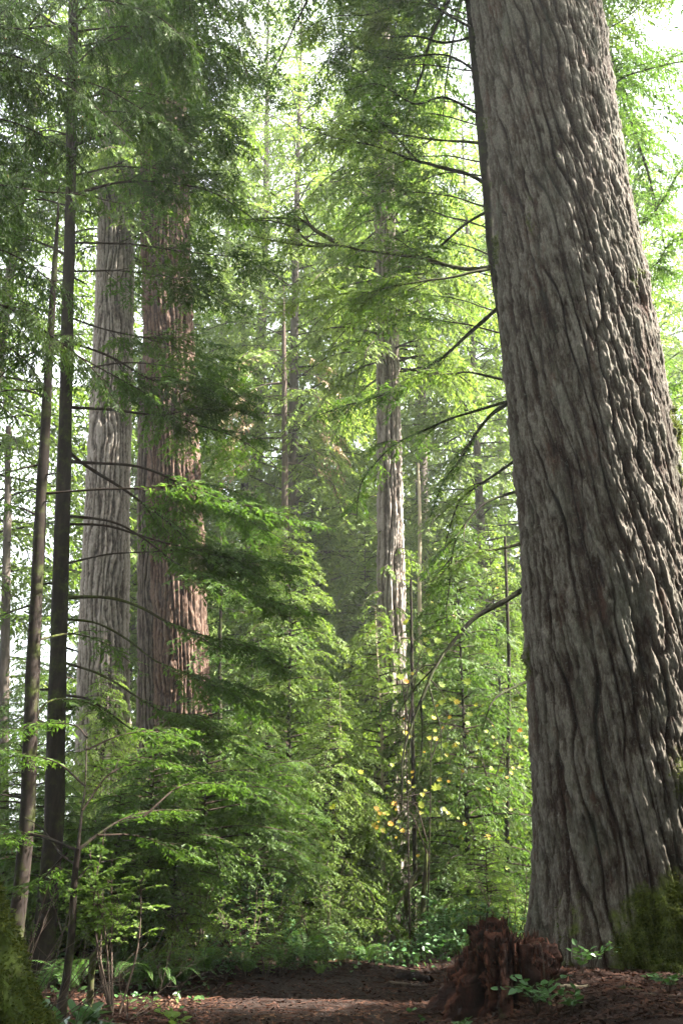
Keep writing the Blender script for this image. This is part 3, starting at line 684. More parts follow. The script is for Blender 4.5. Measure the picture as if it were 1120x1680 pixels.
MID = [(600, 27, 0, 1.0, 'broad young hemlock glowing just behind the fluted cedar trunk'),
       (470, 21, 0, .8, 'leafy young hemlock above the bank beside the path bend'),
       (770, 19, 1, .95, 'young hemlock rising behind the rotten red stump'),
       (835, 23, 0, .9, 'young hemlock lit yellow green against the shaded edge of the fir'),
       (700, 25, 2, 1.1, 'small hemlock between the fluted cedar and the orange maple'),
       (400, 24, 1, 1.1, 'young hemlock right of the thick reddish trunk in dappled light'),
       (540, 18, 2, .75, 'small hemlock with bright tips over the pale pole on the bank'),
       (360, 17.5, 2, .48, 'dark bushy hemlock on the bank under the thick reddish trunk'),
       (20, 19, 1, .5, 'hemlock in the shade behind the thinner dark trunk'),
       (150, 17, 2, .6, 'shaded hemlock hiding the foot of the massive pale trunk'),
       (250, 28, 0, 1.1, 'broad hemlock seen through the gap between the big trunks'),
       (1130, 21, 0, .7, 'hemlock showing in the gap beside the huge fir'),
       (640, 34, 0, 1.3, 'distant broad hemlock behind the fluted cedar'),
       (500, 31, 0, 1.3, 'distant broad hemlock over the bank in full sun')]
for i, (px, d, v, s, lb) in enumerate(MID):
    place('young_hemlock', MIDT[v], xat(px, d), d, i * 2.3 + .5, s, lb, 'tree', 'young hemlocks filling the understorey')
YG = [(70, 12.7, 2, .62, 'dark fan sapling hiding the feet of the two slender hemlocks'), (185, 12.9, 2, .6, 'dark fan sapling behind the sunlit huckleberry stems'), (285, 13.3, 1, .75, 'bushy shaded sapling low on the bank beyond the bare stems'),
      (330, 15.0, 2, 1.0, 'dark fan branched sapling before the thick reddish trunk'),
      (240, 14.0, 2, .8, 'shaded sapling with layered fans between the slender trunks and the bank'),
      (170, 14.0, 1, .7, 'low shaded sapling behind the sunlit huckleberry bush'),
      (30, 13.2, 1, 1.1, 'low shaded sapling at the foot of the thinner dark trunk'),
      (430, 16.4, 2, .85, 'sapling on the bank crest with pale fan tips'),
      (515, 19.8, 0, .85, 'bright tipped sapling shading the two pale poles'),
      (800, 17.0, 1, .9, 'low sapling between the rotten stump and the fluted cedar'),
      (740, 20.0, 0, .8, 'slim sapling beside the leaning mossy stem'),
      (500, 17.4, 1, .9, 'low sapling on the bank next to the lit fern')]
for i, (px, d, v, s, lb) in enumerate(YG):
    place('hemlock_sapling', FANT if v == 2 else YNG[v], xat(px, d), d, i * 1.9, s, lb, 'sapling', 'hemlock saplings on the forest floor')

# far wood: one mass
def far_wood():
    rng = np.random.default_rng(50); lo = []
    for s in range(3):
        tr, cr = conifer(h=28, cb=1.5, rad=4.4, nb=130, seed=60 + s, res=2.4, r0=.25, wood=False, leafw=.3, Ls=.35)
        lo.append(tr.merge(cr) if False else (tr, cr))
    G = Geo()
    for k in range(30):
        d = rng.uniform(56, 105); px = rng.uniform(-500, 1700)
        if -60 < px < 110 or (px < 260 and d < 70 and px > -100): continue
        x = (px - 560) / F * d; a = rng.random() * 6.28; R = np.array([[cos(a), -sin(a), 0], [sin(a), cos(a), 0], [0, 0, 1]])
        if 380 < px < 760 and k % 2: continue
        tr, cr = lo[k % 3]; s = rng.uniform(.8, 1.25); t = (x, d, float(ground_z(x, d)))
        G.merge(tr, R, t, s); G.merge(cr, R, t, s)
    return G
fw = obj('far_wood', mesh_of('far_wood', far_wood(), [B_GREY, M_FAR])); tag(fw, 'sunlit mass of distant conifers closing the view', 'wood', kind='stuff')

# unseen trees added outside the view to shade the near ground
for i, (x, y, v, s) in enumerate([(9.5, 6.8, 2, .5), (13, 4, 1, .8), (8, 1.5, 2, .7), (6.3, 5.2, 2, .55), (20, 8, 0, .8), (8.0, 7.6, 2, .8), (11, 5.5, 1, .7), (10.2, 15.2, 2, .6), (7.6, 12.4, 10, .85), (6.2, 2.2, 2, .45), (14, 0, 1, .8), (19, 3, 2, 1), (3.5, -4.5, 0, .8), (-3, -5, 1, .8), (0, -9, 0, .9), (-8, -3, 1, .8), (7, -7, 1, .9), (-9, 4, 0, .75), (-12, 9, 1, .8), (-4, -12, 1, 1), (5, -14, 0, 1)]):
    place('conifer_tree', MIDT[v - 10] if v > 9 else TALL[v], x, y, i * 1.3, s, 'unseen conifer added around the path so its crown shades it', 'tree', 'added shade conifers out of view')

# ------------------------------------------------------------------ cedar boughs hanging from above on the near side
CD = 8.2
gC, locC, PC = slim_trunk([(-900, -330, 90), (300, -330, 110), (1700, -330, 160)], CD, seed=9)
tC = thing('cedar_tree', locC, 'near cedar reaching in with drooping lacy sprays and rusty tips', 'tree')
obj('trunk', mesh_of('trunk', shift(gC, locC), [B_GREY], smooth=(0,)), tC)
CB = [[(-330, 330), (-120, 290), (0, 300), (110, 320), (200, 335)],
      [(-330, 520), (-120, 480), (0, 500), (80, 545), (150, 600), (205, 680)],
      [(-330, 430), (-100, 400), (20, 420), (90, 470), (140, 530)],
      [(-330, 620), (-120, 560), (-20, 560), (40, 590), (80, 650)],
      [(-330, 240), (-100, 190), (20, 200), (110, 250), (160, 300)],
      [(-330, 150), (-80, 60), (60, 45), (115, 42), (160, 5), (250, 20), (330, 90)],
      [(-330, 50), (-60, -60), (100, -70), (220, 0), (300, 80), (340, 160)],
      [(-330, 0), (-60, -120), (150, -140), (320, -60), (400, 30), (430, 100)],
      [(-330, 120), (-60, 80), (60, 110), (150, 170), (220, 230)],
      [(-330, 700), (-150, 640), (-40, 640), (30, 690)],
      [(-330, -60), (0, -180), (250, -160), (380, -60), (450, 20)],
      [(-330, 200), (-60, 120), (120, 130), (240, 180), (330, 250)]]
for i, pts in enumerate(CB):
    limb(tC, locC, pts, CD, CD + rl.uniform(-1.0, .8), 400 + i, r0=.024, forks=18, Ls=.42, ss=.035, tw=.055, ts=.014, ww=.16, ang=48, droop=.4, hang=.6,
         leafmat=M_CED, t0=.35, keep=.8, fork_len=(.2, .45), woodmat=B_TWIG)
# dead mossy limb hanging at the top
limb(tC, locC, [(150, -260), (280, -120), (350, 0), (385, 60), (400, 100), (408, 125)], CD + .8, CD + .8, 450, r0=.03, leafy=False, forks=5, woodmat=B_MOSSY, label='bare mossy limb hanging down')
limb(tC, locC, [(330, -60), (360, 5), (400, 40), (432, 62)], CD + .8, CD + .8, 451, r0=.022, leafy=False, forks=4, woodmat=B_MOSSY)

# ------------------------------------------------------------------ poles and thin stems
def stem(name, rows, d, mt, label, cat='sapling', seed=0, **kw):
    g, loc, P = slim_trunk(rows, d, sides=10, n=40, seed=seed, **kw)
    o = obj(name, mesh_of(name, shift(g, loc), [mt], smooth=(0,)), None, loc); tag(o, label, cat); return o
for px, d, sc, lb in ((628, 19.8, 1.0, 'young hemlock on a straight pale pole before the fluted cedar foot, lowest fans in sun'), (560, 18.6, .72, 'young hemlock on a thin whitish trunk at the bank edge')):
    place('pole_hemlock', POLET, xat(px, d, 1500), d, px * .1, sc, lb, 'tree', 'young hemlocks on bare pale poles')
stem('thin_trunk', [(760, 686, 4), (850, 688, 6), (1050, 688, 7), (1500, 690, 9)], 27, B_POLE, 'thin pale trunk standing near the fluted cedar', seed=3)
stem('thin_trunk', [(950, 673, 4), (1150, 676, 6), (1350, 679, 8), (1560, 680, 9)], 18.2, B_DARK, 'thin black stem crossing the orange maple', seed=4)
stem('thin_trunk', [(880, 362, 4), (1050, 362, 6), (1300, 358, 8), (1450, 356, 9)], 18.4, B_DARK, 'dark thin stem beside the thick reddish trunk', seed=5)
stem('thin_trunk', [(700, 14, 9), (900, 12, 13), (1100, 8, 16), (1350, 5, 18)], 24, B_GREY, 'thin trunk against the bright clearing by the two slender hemlocks', seed=6)
stem('thin_trunk', [(880, 828, 4), (1000, 832, 6), (1120, 834, 6), (1300, 832, 7), (1500, 830, 8)], 19, B_DARK, 'thin dark stem near the shaded edge of the fir', seed=7)
stem('thin_trunk', [(1400, 700, 6), (1450, 697, 8), (1540, 690, 9), (1560, 688, 10)], 17.0, B_MOSSY, 'mossy stem leaning next to the black stem', seed=8)
stem('thin_trunk', [(380, 399, 1), (560, 400, 8), (700, 401, 12), (900, 402, 14), (1400, 403, 18)], 34, B_DARK, 'far dark trunk in the gap right of the reddish trunk', seed=9)

# curved mossy stems by the cedar
def curve_thing(name, P, r, mt, label, cat, forks=(), sides=8):
    P, L = resample(P, 30); loc = P[0].copy(); g = Geo(); tube(g, P, np.interp(np.linspace(0, 1, 30), np.linspace(0, 1, len(r)), r), sides)
    for F_, fr in forks:
        q, _ = resample(F_, 16); tube(g, q, np.linspace(fr, fr * .35, 16), 6)
    o = obj(name, mesh_of(name, shift(g, loc), [mt], smooth=(0,)), None, loc); tag(o, label, cat); return o
curve_thing('crooked_sapling', [at(682, 1565, 17.6), at(676, 1530, 17.4), at(668, 1500, 17.2), at(667, 1465, 17), at(680, 1440, 17), at(690, 1423, 17)], (.05, .045, .035), B_MOSSY,
            'crooked mossy sapling bent against the fluted cedar foot', 'sapling')

# ------------------------------------------------------------------ mossy leaning trunk close by
def mossy_base():
    n = 90; zz = np.linspace(-.3, 2.2, n); th = np.linspace(0, 2 * pi, 120, endpoint=False)
    TH, ZZ = np.meshgrid(th, zz); h = ZZ
    R = .34 + .30 * np.exp(-np.maximum(h, 0) / .55)
    rr = R * (1 + .07 * noise(np.cos(TH) * 2, np.sin(TH) * 2, ZZ * 2, 5) + .2 * np.exp(-np.maximum(h, 0) / .5) * np.cos(TH * 4 + .6)) + .075 * fbm(np.cos(TH) * 4.5, np.sin(TH) * 4.5, ZZ * 6, 4, 8)
    cx = -.42 * ZZ
    return np.stack([cx + rr * np.cos(TH), rr * np.sin(TH), ZZ], -1)
mx_, my_ = -2.14, 6.9
V = mossy_base(); nz, nt_ = V.shape[:2]; i = np.arange(nz - 1)[:, None] * nt_; j = np.arange(nt_)[None]; jn = (j + 1) % nt_
ml = thing('leaning_tree', (mx_, my_, float(ground_z(mx_, my_))), 'moss covered leaning tree foot nearest the camera', 'tree')
Vl = V
top_ring = Geo().add(V, np.stack([i + j, i + jn, i + nt_ + jn, i + nt_ + j], -1).reshape(-1, 4))
zz2 = np.linspace(2.2, 9, 30); tube(top_ring, np.column_stack([-.42 * zz2, 0 * zz2, zz2]), np.linspace(.35, .2, 30), 24)
obj('trunk', mesh_of('mossy_trunk', top_ring, [B_MOSSTRUNK], smooth=(0,)), ml)
obj('moss', mesh_of('moss', moss_blades(V, np.ones(V.shape[:2]) * (V[..., 1] < .3) * sst(V[..., 2], -.2, .2) * (.4 + .6 * sst(noise(V[..., 0] * 6, V[..., 1] * 6, V[..., 2] * 6, 2), -.5, .4)), 60000, RNG, .028), [M_MOSS]), ml)

# ------------------------------------------------------------------ rotten stump
def stump():
    sx, sy, d = 825, 1590, 10.4
    c = at(838, 1612, d); gz = float(ground_z(c[0], d)); h = (at(805, 1512, d)[2] - gz) * .93
    nz_, nth = 120, 220; u = np.linspace(0, 1, nz_); th = np.linspace(0, 2 * pi, nth, endpoint=False); TH, U = np.meshgrid(th, u)
    top_h = h * (.84 + .12 * noise(np.cos(TH) * 2.2, np.sin(TH) * 2.2, 0, 91) + .1 * noise(np.cos(TH) * 9, np.sin(TH) * 9, 0, 92) + .17 * np.cos(TH - 2.6))
    prof = .33 + .27 * (1 - U)**1.5
    prof = prof * (1 - .9 * sst(U, .7, 1.0)**1.4)
    gr = noise(np.cos(TH) * 6, np.sin(TH) * 6, U * .9, 101) * 3; gq = np.floor(gr * 1.6) / 4.8
    hol = sst(noise(np.cos(TH) * 2.6, np.sin(TH) * 2.6, U * 3.2, 102), .2, .5)
    st = noise(np.cos(TH) * 13, np.sin(TH) * 13, U * 1.2, 93); st2 = noise(np.cos(TH) * 30, np.sin(TH) * 30, U * 3, 94)
    blk = fbm(np.cos(TH) * 4, np.sin(TH) * 4, U * 5, 3, 95)
    rr = prof * (.96 - .3 * hol + .55 * gq + .26 * blk + .12 * st + .07 * st2 + .16 * fbm(np.cos(TH) * 9, np.sin(TH) * 9, U * 12, 3, 98) + .16 * noise(np.cos(TH) * 1.6, np.sin(TH) * 1.6, U * 1.2, 96)) + .1 * (1 - U)**3 * sst(np.cos(TH + 2.9), -.2, 1)
    cap = sst(U, .72, 1.0); lump = fbm(rr * np.cos(TH) * 9, rr * np.sin(TH) * 9, 0, 3, 103)
    zz = -.15 + np.minimum(U / .78, 1) * (top_h + .15) + .06 * blk * U + cap * (.1 * lump - .04)
    V = np.stack([rr * np.cos(TH) * 1.0, rr * np.sin(TH), zz], -1)
    i = np.arange(nz_ - 1)[:, None] * nth; j = np.arange(nth)[None]; jn = (j + 1) % nth
    g = Geo().add(V, np.stack([i + j, i + jn, i + nth + jn, i + nth + j], -1).reshape(-1, 4))
    rg = np.clip(.45 + .5 * st + .45 * st2 + .3 * blk, 0, 1); ms = .25 + .35 * blk
    rng = np.random.default_rng(97)
    # splinters on the rim and sides, crumbs
    n = 2200; k = rng.integers(int(nz_ * .25), nz_ - 4, n) * nth + rng.integers(0, nth, n); b = V.reshape(-1, 3)[k]
    dd = nrm(np.column_stack([b[:, :2] * .35, np.ones(n)]) + rng.normal(0, .22, (n, 3))); l = rng.uniform(.015, .075, n); w = nrm(np.cross(dd, rng.normal(size=(n, 3)))) * (l * rng.uniform(.08, .3, n))[:, None]
    sp = np.stack([b - dd * .02 - w, b - dd * .02 + w, b + dd * l[:, None] + w * .3, b + dd * l[:, None] - w * .3], 1)
    g.quads(sp)
    rg = np.concatenate([rg.ravel(), np.repeat(rng.random(n), 4)]); ms = np.concatenate([ms.ravel(), np.zeros(4 * n)])
    loc = (c[0], d, gz)
    o = obj('tree_stump', mesh_of('tree_stump', g, [B_ROT], smooth=(0,), attrs={'ridge': rg, 'moss': np.clip(ms, 0, .6)}), None, loc)
    tag(o, 'crumbling red rotten stump with ragged top beside the huge fir', 'stump'); return loc
st_loc = stump()

# ------------------------------------------------------------------ leafy plants
def leaves_at(g, P, D, size, rng, mat_=1, wid=.32, up=.5, tint=None, fold=.12):
    n = len(P); d = nrm(D + rng.normal(0, .25, (n, 3))); up_ = nrm(np.tile(Z, (n, 1)) * up + rng.normal(0, .4, (n, 3)))
    s = nrm(np.cross(d, up_)); nn = np.cross(s, d); L = size * rng.uniform(.6, 1.2, n)[:, None]
    a = P; m1 = P + d * L * .33 + nn * L * fold; m2 = P + d * L * .7 + nn * L * fold * .6; e = P + d * L
    w1 = s * L * wid; w2 = s * L * wid * .75
    ti = rng.random(n) if tint is None else np.clip(tint + rng.normal(0, .15, n), 0, 1)
    V = np.stack([a, m1 + w1, m2 + w2, e, m2 - w2, m1 - w1], 1).reshape(-1, 3)
    f = np.arange(n)[:, None] * 6 + np.array([[0, 1, 2, 3]]); f2 = np.arange(n)[:, None] * 6 + np.array([[0, 3, 4, 5]])
    g.add(V, np.concatenate([f, f2]), mat_, np.concatenate([ti, ti]))
def shrub(h, rad, stems_, seed, leaf=.035, per=60, spread=.6, twigs=14, wid=.32, leafy0=.35, tint=None):
    rng = np.random.default_rng(seed); gw = Geo(); gl = Geo()
    for k in range(stems_):
        az = rng.random() * 6.28; ln = h * rng.uniform(.6, 1.05); sp = rad * rng.uniform(.3, 1)
        tip = np.array([cos(az) * sp, sin(az) * sp, ln]); P, L = resample([np.array([cos(az), sin(az), 0]) * .05, tip * .5 + rng.normal(0, .06 * h, 3), tip], 16)
        tube(gw, P, np.linspace(.007, .002, 16) * (h + .4), 5)
        for q in range(twigs):
            t = rng.uniform(leafy0, 1); i = int(t * 15); a2 = rng.random() * 6.28; l2 = spread * h * rng.uniform(.15, .4)
            d = nrm(np.array([cos(a2), sin(a2), rng.uniform(-.1, .6)])); Q, _ = resample([P[i], P[i] + d * l2 * .5 + Z * .02, P[i] + d * l2], 8)
            tube(gw, Q, np.linspace(.0025, .001, 8) * (h + .4), 3)
            m = max(3, int(per * l2)); uu = rng.uniform(.15, 1, m)
            B = np.stack([np.interp(uu, np.linspace(0, 1, 8), Q[:, c]) for c in range(3)], 1)
            sd = nrm(np.cross(d, Z)) * rng.choice([-1, 1], m)[:, None]
            leaves_at(gl, B, d * .6 + sd, leaf, rng, mat_=0, wid=wid, tint=tint)
    return gw, gl
def plant(name, root_loc, gw, gl, mw, mlf, label, cat, group=None, rz=0, sc=1):
    t = thing(name, root_loc, label, cat, group); t.rotation_euler = (0, 0, rz); t.scale = (sc,) * 3
    obj('stem', gw if isinstance(gw, bpy.types.Mesh) else mesh_of('stem', gw, [mw], smooth=(0,)), t)
    obj('leaves', gl if isinstance(gl, bpy.types.Mesh) else mesh_of('leaves', gl, [mlf]), t); return t

def gpos(px, py_guess, d): x = xat(px, d, py_guess); return (x, d, float(ground_z(x, d)))
# huckleberry bush, leaf tint raised to paint in some sunlight
gw, gl = shrub(1.6, .5, 6, 70, leaf=.045, per=120, twigs=22, leafy0=.55, tint=.85)
plant('huckleberry_bush', gpos(192, 1640, 10.2), gw, gl, B_DEAD, M_SHR, 'airy bush of small bright leaves catching sun near the mossy leaning trunk', 'bush')
gw, gl = shrub(1.1, .6, 8, 71, leaf=.034, per=100, twigs=16, leafy0=.2)
sw, sl = mesh_of('shrub_stem', gw, [B_DEAD], smooth=(0,)), mesh_of('shrub_leaves', gl, [M_SHR])
gw, gl = shrub(.75, .5, 9, 72, leaf=.06, per=60, twigs=10, wid=.36)
qw, ql = mesh_of('salal_stem', gw, [B_TWIG], smooth=(0,)), mesh_of('salal_leaves', gl, [M_SAL])
BUSH = [(290, 12.0, 'h', .6, 'low twiggy bush where the shaded bank meets the soil'), (370, 12.3, 's', .45, 'small glossy bush at the lip of the path under the bank'), (440, 12.5, 'h', .5, 'small bush crowding the path edge beside the sword ferns'), (490, 12.8, 's', .4, 'tiny glossy bush just before the lit fern'),
        (270, 13.4, 'h', 1.0, 'small leaved bush at the foot of the bank, nearest the sunlit huckleberry'), (330, 14.2, 'h', 1.1, 'tangled bush midway up the bank'),
        (400, 13.9, 'h', .8, 'low bush on the bank above the path edge'), (300, 15.5, 's', 1.2, 'glossy leaved bush high on the bank'),
        (380, 15.2, 's', 1.2, 'glossy leaved bush on the bank before the dark hemlock'), (450, 14.8, 'h', 1.0, 'bush on the bank close above the lit fern'),
        (440, 16.5, 's', 1.3, 'large glossy bush at the bank crest'), (520, 16.5, 'h', 1.1, 'bush by the foot of the crooked whitish trunk'),
        (722, 18.0, 's', 1.0, 'glossy bush under the black stem'), (735, 16.5, 's', 1.25, 'glossy bush just behind the rotten stump'),
        (780, 15.5, 's', 1.0, 'glossy bush between the stump and the fir'), (840, 15.8, 'h', 1.2, 'leafy bush touching the shaded edge of the fir'),
        (700, 14.6, 's', .7, 'low glossy bush where the path meets the stump'), (590, 18.0, 'h', .8, 'small bush at the foot of the pale pole'),
        (200, 14.6, 'h', 1.1, 'shaded bush below the massive pale trunk'), (120, 13.8, 's', 1.0, 'shaded glossy bush behind the slender dark trunks'),
        (60, 12.2, 'h', 1.1, 'shaded bush behind the mossy leaning trunk'), (10, 14.5, 's', 1.4, 'large shaded bush at the edge beyond the mossy trunk'),
        (760, 21, 's', 1.5, 'big lit bush deep behind the rotten stump'), (850, 19.5, 's', 1.5, 'big bush deep in the gap beside the fir'), (470, 19, 's', 1.5, 'big bush behind the bank crest')]
for i, (px, d, k, s, lb) in enumerate(BUSH):
    a, b = (sw, sl) if k == 'h' else (qw, ql)
    plant('bush', gpos(px, 1500, d), a, b, None, None, lb, 'bush', 'bushes of the understorey', rz=i * 1.37, sc=s)

# salal sprigs near the stump and big fir, built one by one
def sprig(px, py, d, n, leaf, label, seed, h=.22, tint=None, mt=None):
    rng = np.random.default_rng(seed); g = Geo(); gs = Geo()
    for k in range(n):
        az = rng.random() * 6.28; r = h * rng.uniform(.3, 1.2); P, _ = resample([np.zeros(3), np.array([cos(az) * r * .4, sin(az) * r * .4, h * .7]), np.array([cos(az) * r, sin(az) * r, h * rng.uniform(.6, 1.1)])], 10)
        tube(gs, P, np.linspace(.004, .0015, 10), 4)
        m = 6; uu = np.linspace(.35, 1, m); B = np.stack([np.interp(uu, np.linspace(0, 1, 10), P[:, c]) for c in range(3)], 1)
        D = nrm(np.cross(P[-1] - P[0], Z)) * np.where(np.arange(m) % 2, 1, -1)[:, None] + nrm(P[-1] - P[3]) * .7
        leaves_at(g, B, D, leaf, rng, mat_=0, wid=.36, up=1.2, tint=tint)
    x = xat(px, d, py); plant('salal_plant', (x, d, float(ground_z(x, d))), gs, g, B_TWIG, mt or M_SAL, label, 'plant', 'low leafy plants on the forest floor')
sprig(880, 1640, 9.5, 9, .09, 'leafy salal clump growing against the front of the rotten stump', 1, .3, tint=.7)
sprig(905, 1655, 9.2, 4, .1, 'salal shoot trailing from the stump clump over the red soil', 2, .2, tint=.7)
sprig(955, 1590, 10.6, 3, .09, 'two leaved seedling on bare soil in front of the huge fir', 3, .22, tint=.8)
sprig(970, 1560, 11.0, 5, .08, 'small salal plant at the foot of the huge fir', 4, .25, tint=.7)
sprig(755, 1675, 9.2, 4, .06, 'tiny seedling below the rotten stump by the path', 5, .15, tint=.8)
sprig(940, 1690, 8.9, 4, .07, 'small sprout on red soil nearest the camera under the fir', 6, .2, tint=.6)
sprig(1100, 1665, 9.3, 6, .07, 'small plants on the soil in front of the mossy foot of the fir', 7, .18)
sprig(290, 1685, 9.4, 4, .1, 'pale green sprout beside the path near the huckleberry', 8, .2, tint=1.0, mt=M_SHR)
sprig(130, 1670, 8.9, 7, .15, 'broad leaved plant at the foot of the dark crooked sapling', 9, .28, tint=.8)
sprig(110, 1690, 8.4, 7, .12, 'broad leaved plant next to the mossy leaning trunk', 10, .25, tint=.6)
sprig(60, 1700, 8.0, 6, .1, 'dark leafy plant at the toe of the mossy leaning trunk', 11, .2)
sprig(180, 1690, 9.0, 6, .07, 'mossy tuft of seedlings in the near corner of the path', 12, .15)

# ferns
def fern(seed, n=11, L=.75, mt=None):
    rng = np.random.default_rng(seed); g = Geo(); gs = Geo()
    for k in range(n):
        az = 6.28 * k / n + rng.normal(0, .25); l = L * rng.uniform(.7, 1.1); d = np.array([cos(az), sin(az), 0]); e = rng.uniform(.55, 1.0)
        P, _ = resample([np.zeros(3), d * l * .3 + Z * l * e * .55, d * l * .7 + Z * l * e * .62, d * l + Z * l * e * .3], 34)
        tube(gs, P, np.linspace(.004, .001, 34), 4)
        T = nrm(np.gradient(P, axis=0)); lat = nrm(np.cross(T, Z)); u = np.linspace(0, 1, 34); w = l * .16 * np.sin(np.clip(u * 1.05 + .05, 0, 1) * pi)**.7 * (1.15 - u * .6)
        for s in (1, -1):
            for o_ in (0, .5):
                b = P[4:33] + (P[5:34] - P[4:33]) * o_; dd = nrm(lat[4:33] * s + T[4:33] * .35 + rng.normal(0, .06, (29, 3)) - Z * .15); ww = w[4:33, None]
                t2 = T[4:33] * l * .0085
                g.quads(np.stack([b - t2, b + dd * ww * .5 - t2 * .9, b + dd * ww, b + dd * ww * .45 + t2], 1), 0)
    return mesh_of('fern_stalk', gs, [B_TWIG]), mesh_of('fern_fronds', g, [mt or M_FERN])
fm = fern(81); fm2 = fern(82, 9, .6, M_SHR)
FERN = [(120, 11.3, 0, .9, 'shaded sword fern just behind the crooked sapling'), (225, 11.9, 0, .9, 'sword fern beneath the bare stems beside the huckleberry'), (60, 10.6, 0, .9, 'sword fern between the mossy leaning tree and the crooked sapling'), (300, 12.1, 0, .8, 'sword fern at the toe of the bank by the low twiggy bush'), (525, 12.9, 1, .55, 'small pale fern at the very end of the path'),
        (560, 13.6, 1, .6, 'small lit fern on the low mound where the path ends'), (600, 13.9, 0, .6, 'small fern on the far side of the mound at the path end'), (505, 13.3, 0, .65, 'small fern between the lit fern and the path end'),
        (528, 13.5, 1, .8, 'bright lit fern on the earthy bank above the end of the path'), (465, 12.9, 0, .8, 'sword fern on the bank just left of the lit fern'), (405, 12.5, 0, .8, 'sword fern low on the bank above the path edge'),
        (340, 12.4, 0, .85, 'sword fern at mid bank among the bushes'), (340, 15.0, 0, 1.1, 'large fern higher on the shaded bank'), (500, 15.2, 0, 1.1, 'fern behind the lit fern on the bank'),
        (640, 17.2, 1, .8, 'small bright fern below the pale pole'), (690, 16.0, 1, .8, 'lit fern beside the mossy crooked stem'), (262, 11.7, 0, .8, 'fern at the foot of the shaded bank behind the huckleberry'),
        (190, 12.8, 0, .9, 'shaded fern behind the dark crooked sapling'), (560, 15.0, 1, .65, 'fern next to the foot of the whitish trunk'), (760, 14.8, 0, .8, 'fern hidden behind the rotten stump')]
for i, (px, d, k, s, lb) in enumerate(FERN):
    m_ = fm2 if k else fm; x, y, z = gpos(px, 1560, d)
    t = thing('fern', (x, y, z), lb, 'fern', 'ferns on the bank and forest floor'); t.rotation_euler = (0, 0, i * 1.1); t.scale = (s,) * 3
    obj('stalk', m_[0], t); obj('fronds', m_[1], t)

# dark crooked sapling by the huckleberry, moss at its foot
sx = gpos(98, 1650, 9.8)
gs = Geo(); D9 = 9.8
base = np.array(sx); P1 = [base + [0, 0, -.1], at(110, 1600, D9), at(118, 1530, D9), at(122, 1450, D9), at(128, 1395, D9)]
P1r, _ = resample(P1, 40); tube(gs, P1r, np.interp(np.linspace(0, 1, 40), [0, .08, .25, 1], [.1, .06, .04, .028]), 10)
FK = [([(128, 1395), (160, 1370), (200, 1345), (235, 1340)], .02), ([(128, 1395), (135, 1330), (140, 1290), (143, 1200)], .018), ([(128, 1395), (90, 1380), (50, 1370), (0, 1375)], .016), ([(126, 1420), (100, 1400), (70, 1360), (40, 1340)], .012), ([(122, 1450), (150, 1420), (190, 1410), (230, 1400)], .01)]
for pts, r in FK:
    q, _ = resample([at(a, b, D9 + .3 * k) for k, (a, b) in enumerate(pts)], 20); tube(gs, q, np.linspace(r, r * .3, 20), 7)
cs = thing('crooked_sapling', tuple(sx), 'dark crooked sapling forking low with a swollen mossy foot', 'sapling')
obj('trunk', mesh_of('trunk', shift(gs, sx), [B_DARK], smooth=(0,)), cs)
for k, pts in enumerate([[(128, 1395), (200, 1345), (260, 1330), (330, 1330)], [(135, 1330), (180, 1270), (250, 1250), (330, 1260)], [(140, 1290), (90, 1250), (30, 1240), (-40, 1260)], [(143, 1230), (200, 1205), (260, 1200), (330, 1220)],
                         [(143, 1210), (120, 1190), (60, 1190), (0, 1210)], [(128, 1395), (60, 1370), (0, 1380), (-60, 1400)], [(160, 1370), (220, 1370), (290, 1390), (350, 1420)], [(110, 1400), (70, 1440), (30, 1470)], [(235, 1340), (300, 1290), (380, 1290), (430, 1310)]]):
    limb(cs, sx, pts, D9 + .2, D9 + 1.3, 500 + k, r0=.012, forks=6, Ls=.34, ss=.04, tw=.075, ts=.024, leafmat=M_HEM, t0=.15, fork_len=(.35, .7), woodmat=B_TWIG)
# bare stub with moss and bare twiggy shrub
curve_thing('dead_stub', [np.array(gpos(150, 1630, 10.6)) - Z * .1, at(152, 1580, 10.6), at(158, 1568, 10.6), at(172, 1556, 10.6), at(178, 1552, 10.6)], (.035, .03, .045), B_MOSSY, 'short bent mossy stub between the crooked sapling and the huckleberry', 'stub')
def bare_shrub(px, d, seed, n, h, label):
    rng = np.random.default_rng(seed); g = Geo(); x, y, z = gpos(px, 1600, d)
    for k in range(n):
        az = rng.random() * 6.28; L = h * rng.uniform(.5, 1); sp = rng.uniform(.2, .8) * h
        tip = np.array([cos(az) * sp, sin(az) * sp, L]); P, _ = resample([np.zeros(3), tip * .45 + rng.normal(0, .07, 3), tip], 18); tube(g, P, np.linspace(.006, .0015, 18), 4)
        for q in range(5):
            i = rng.integers(5, 16); dd = nrm(nrm(tip) + rng.normal(0, .6, 3)); Q, _ = resample([P[i], P[i] + dd * .15 + rng.normal(0, .02, 3), P[i] + dd * .35 * h * rng.uniform(.4, 1)], 8); tube(g, Q, np.linspace(.003, .001, 8), 3)
    o = obj('bare_shrub', mesh_of('bare_shrub', g, [B_DEAD]), None, (x, y, z)); tag(o, label, 'shrub', 'leafless twiggy shrubs'); return o
bare_shrub(40, 8.6, 1, 14, 1.5, 'leafless tangle of grey twigs in front of the thinner dark trunk')
bare_shrub(215, 9.9, 2, 5, .9, 'few bare pale stems rising beside the huckleberry bush')
bare_shrub(320, 12.9, 3, 12, 1.1, 'leafless reddish twigs tangled at the foot of the bank')
bare_shrub(-20, 7.6, 4, 8, 1.6, 'bare twigs crossing the mossy leaning trunk')
curve_thing('bent_twig', [at(893, 1610, 9.9), at(890, 1570, 9.9), at(885, 1548, 9.9), at(878, 1545, 9.9), at(874, 1550, 9.9)], (.006, .005, .003), B_DEAD, 'curled dry twig hooking over the shoulder of the stump', 'twig')

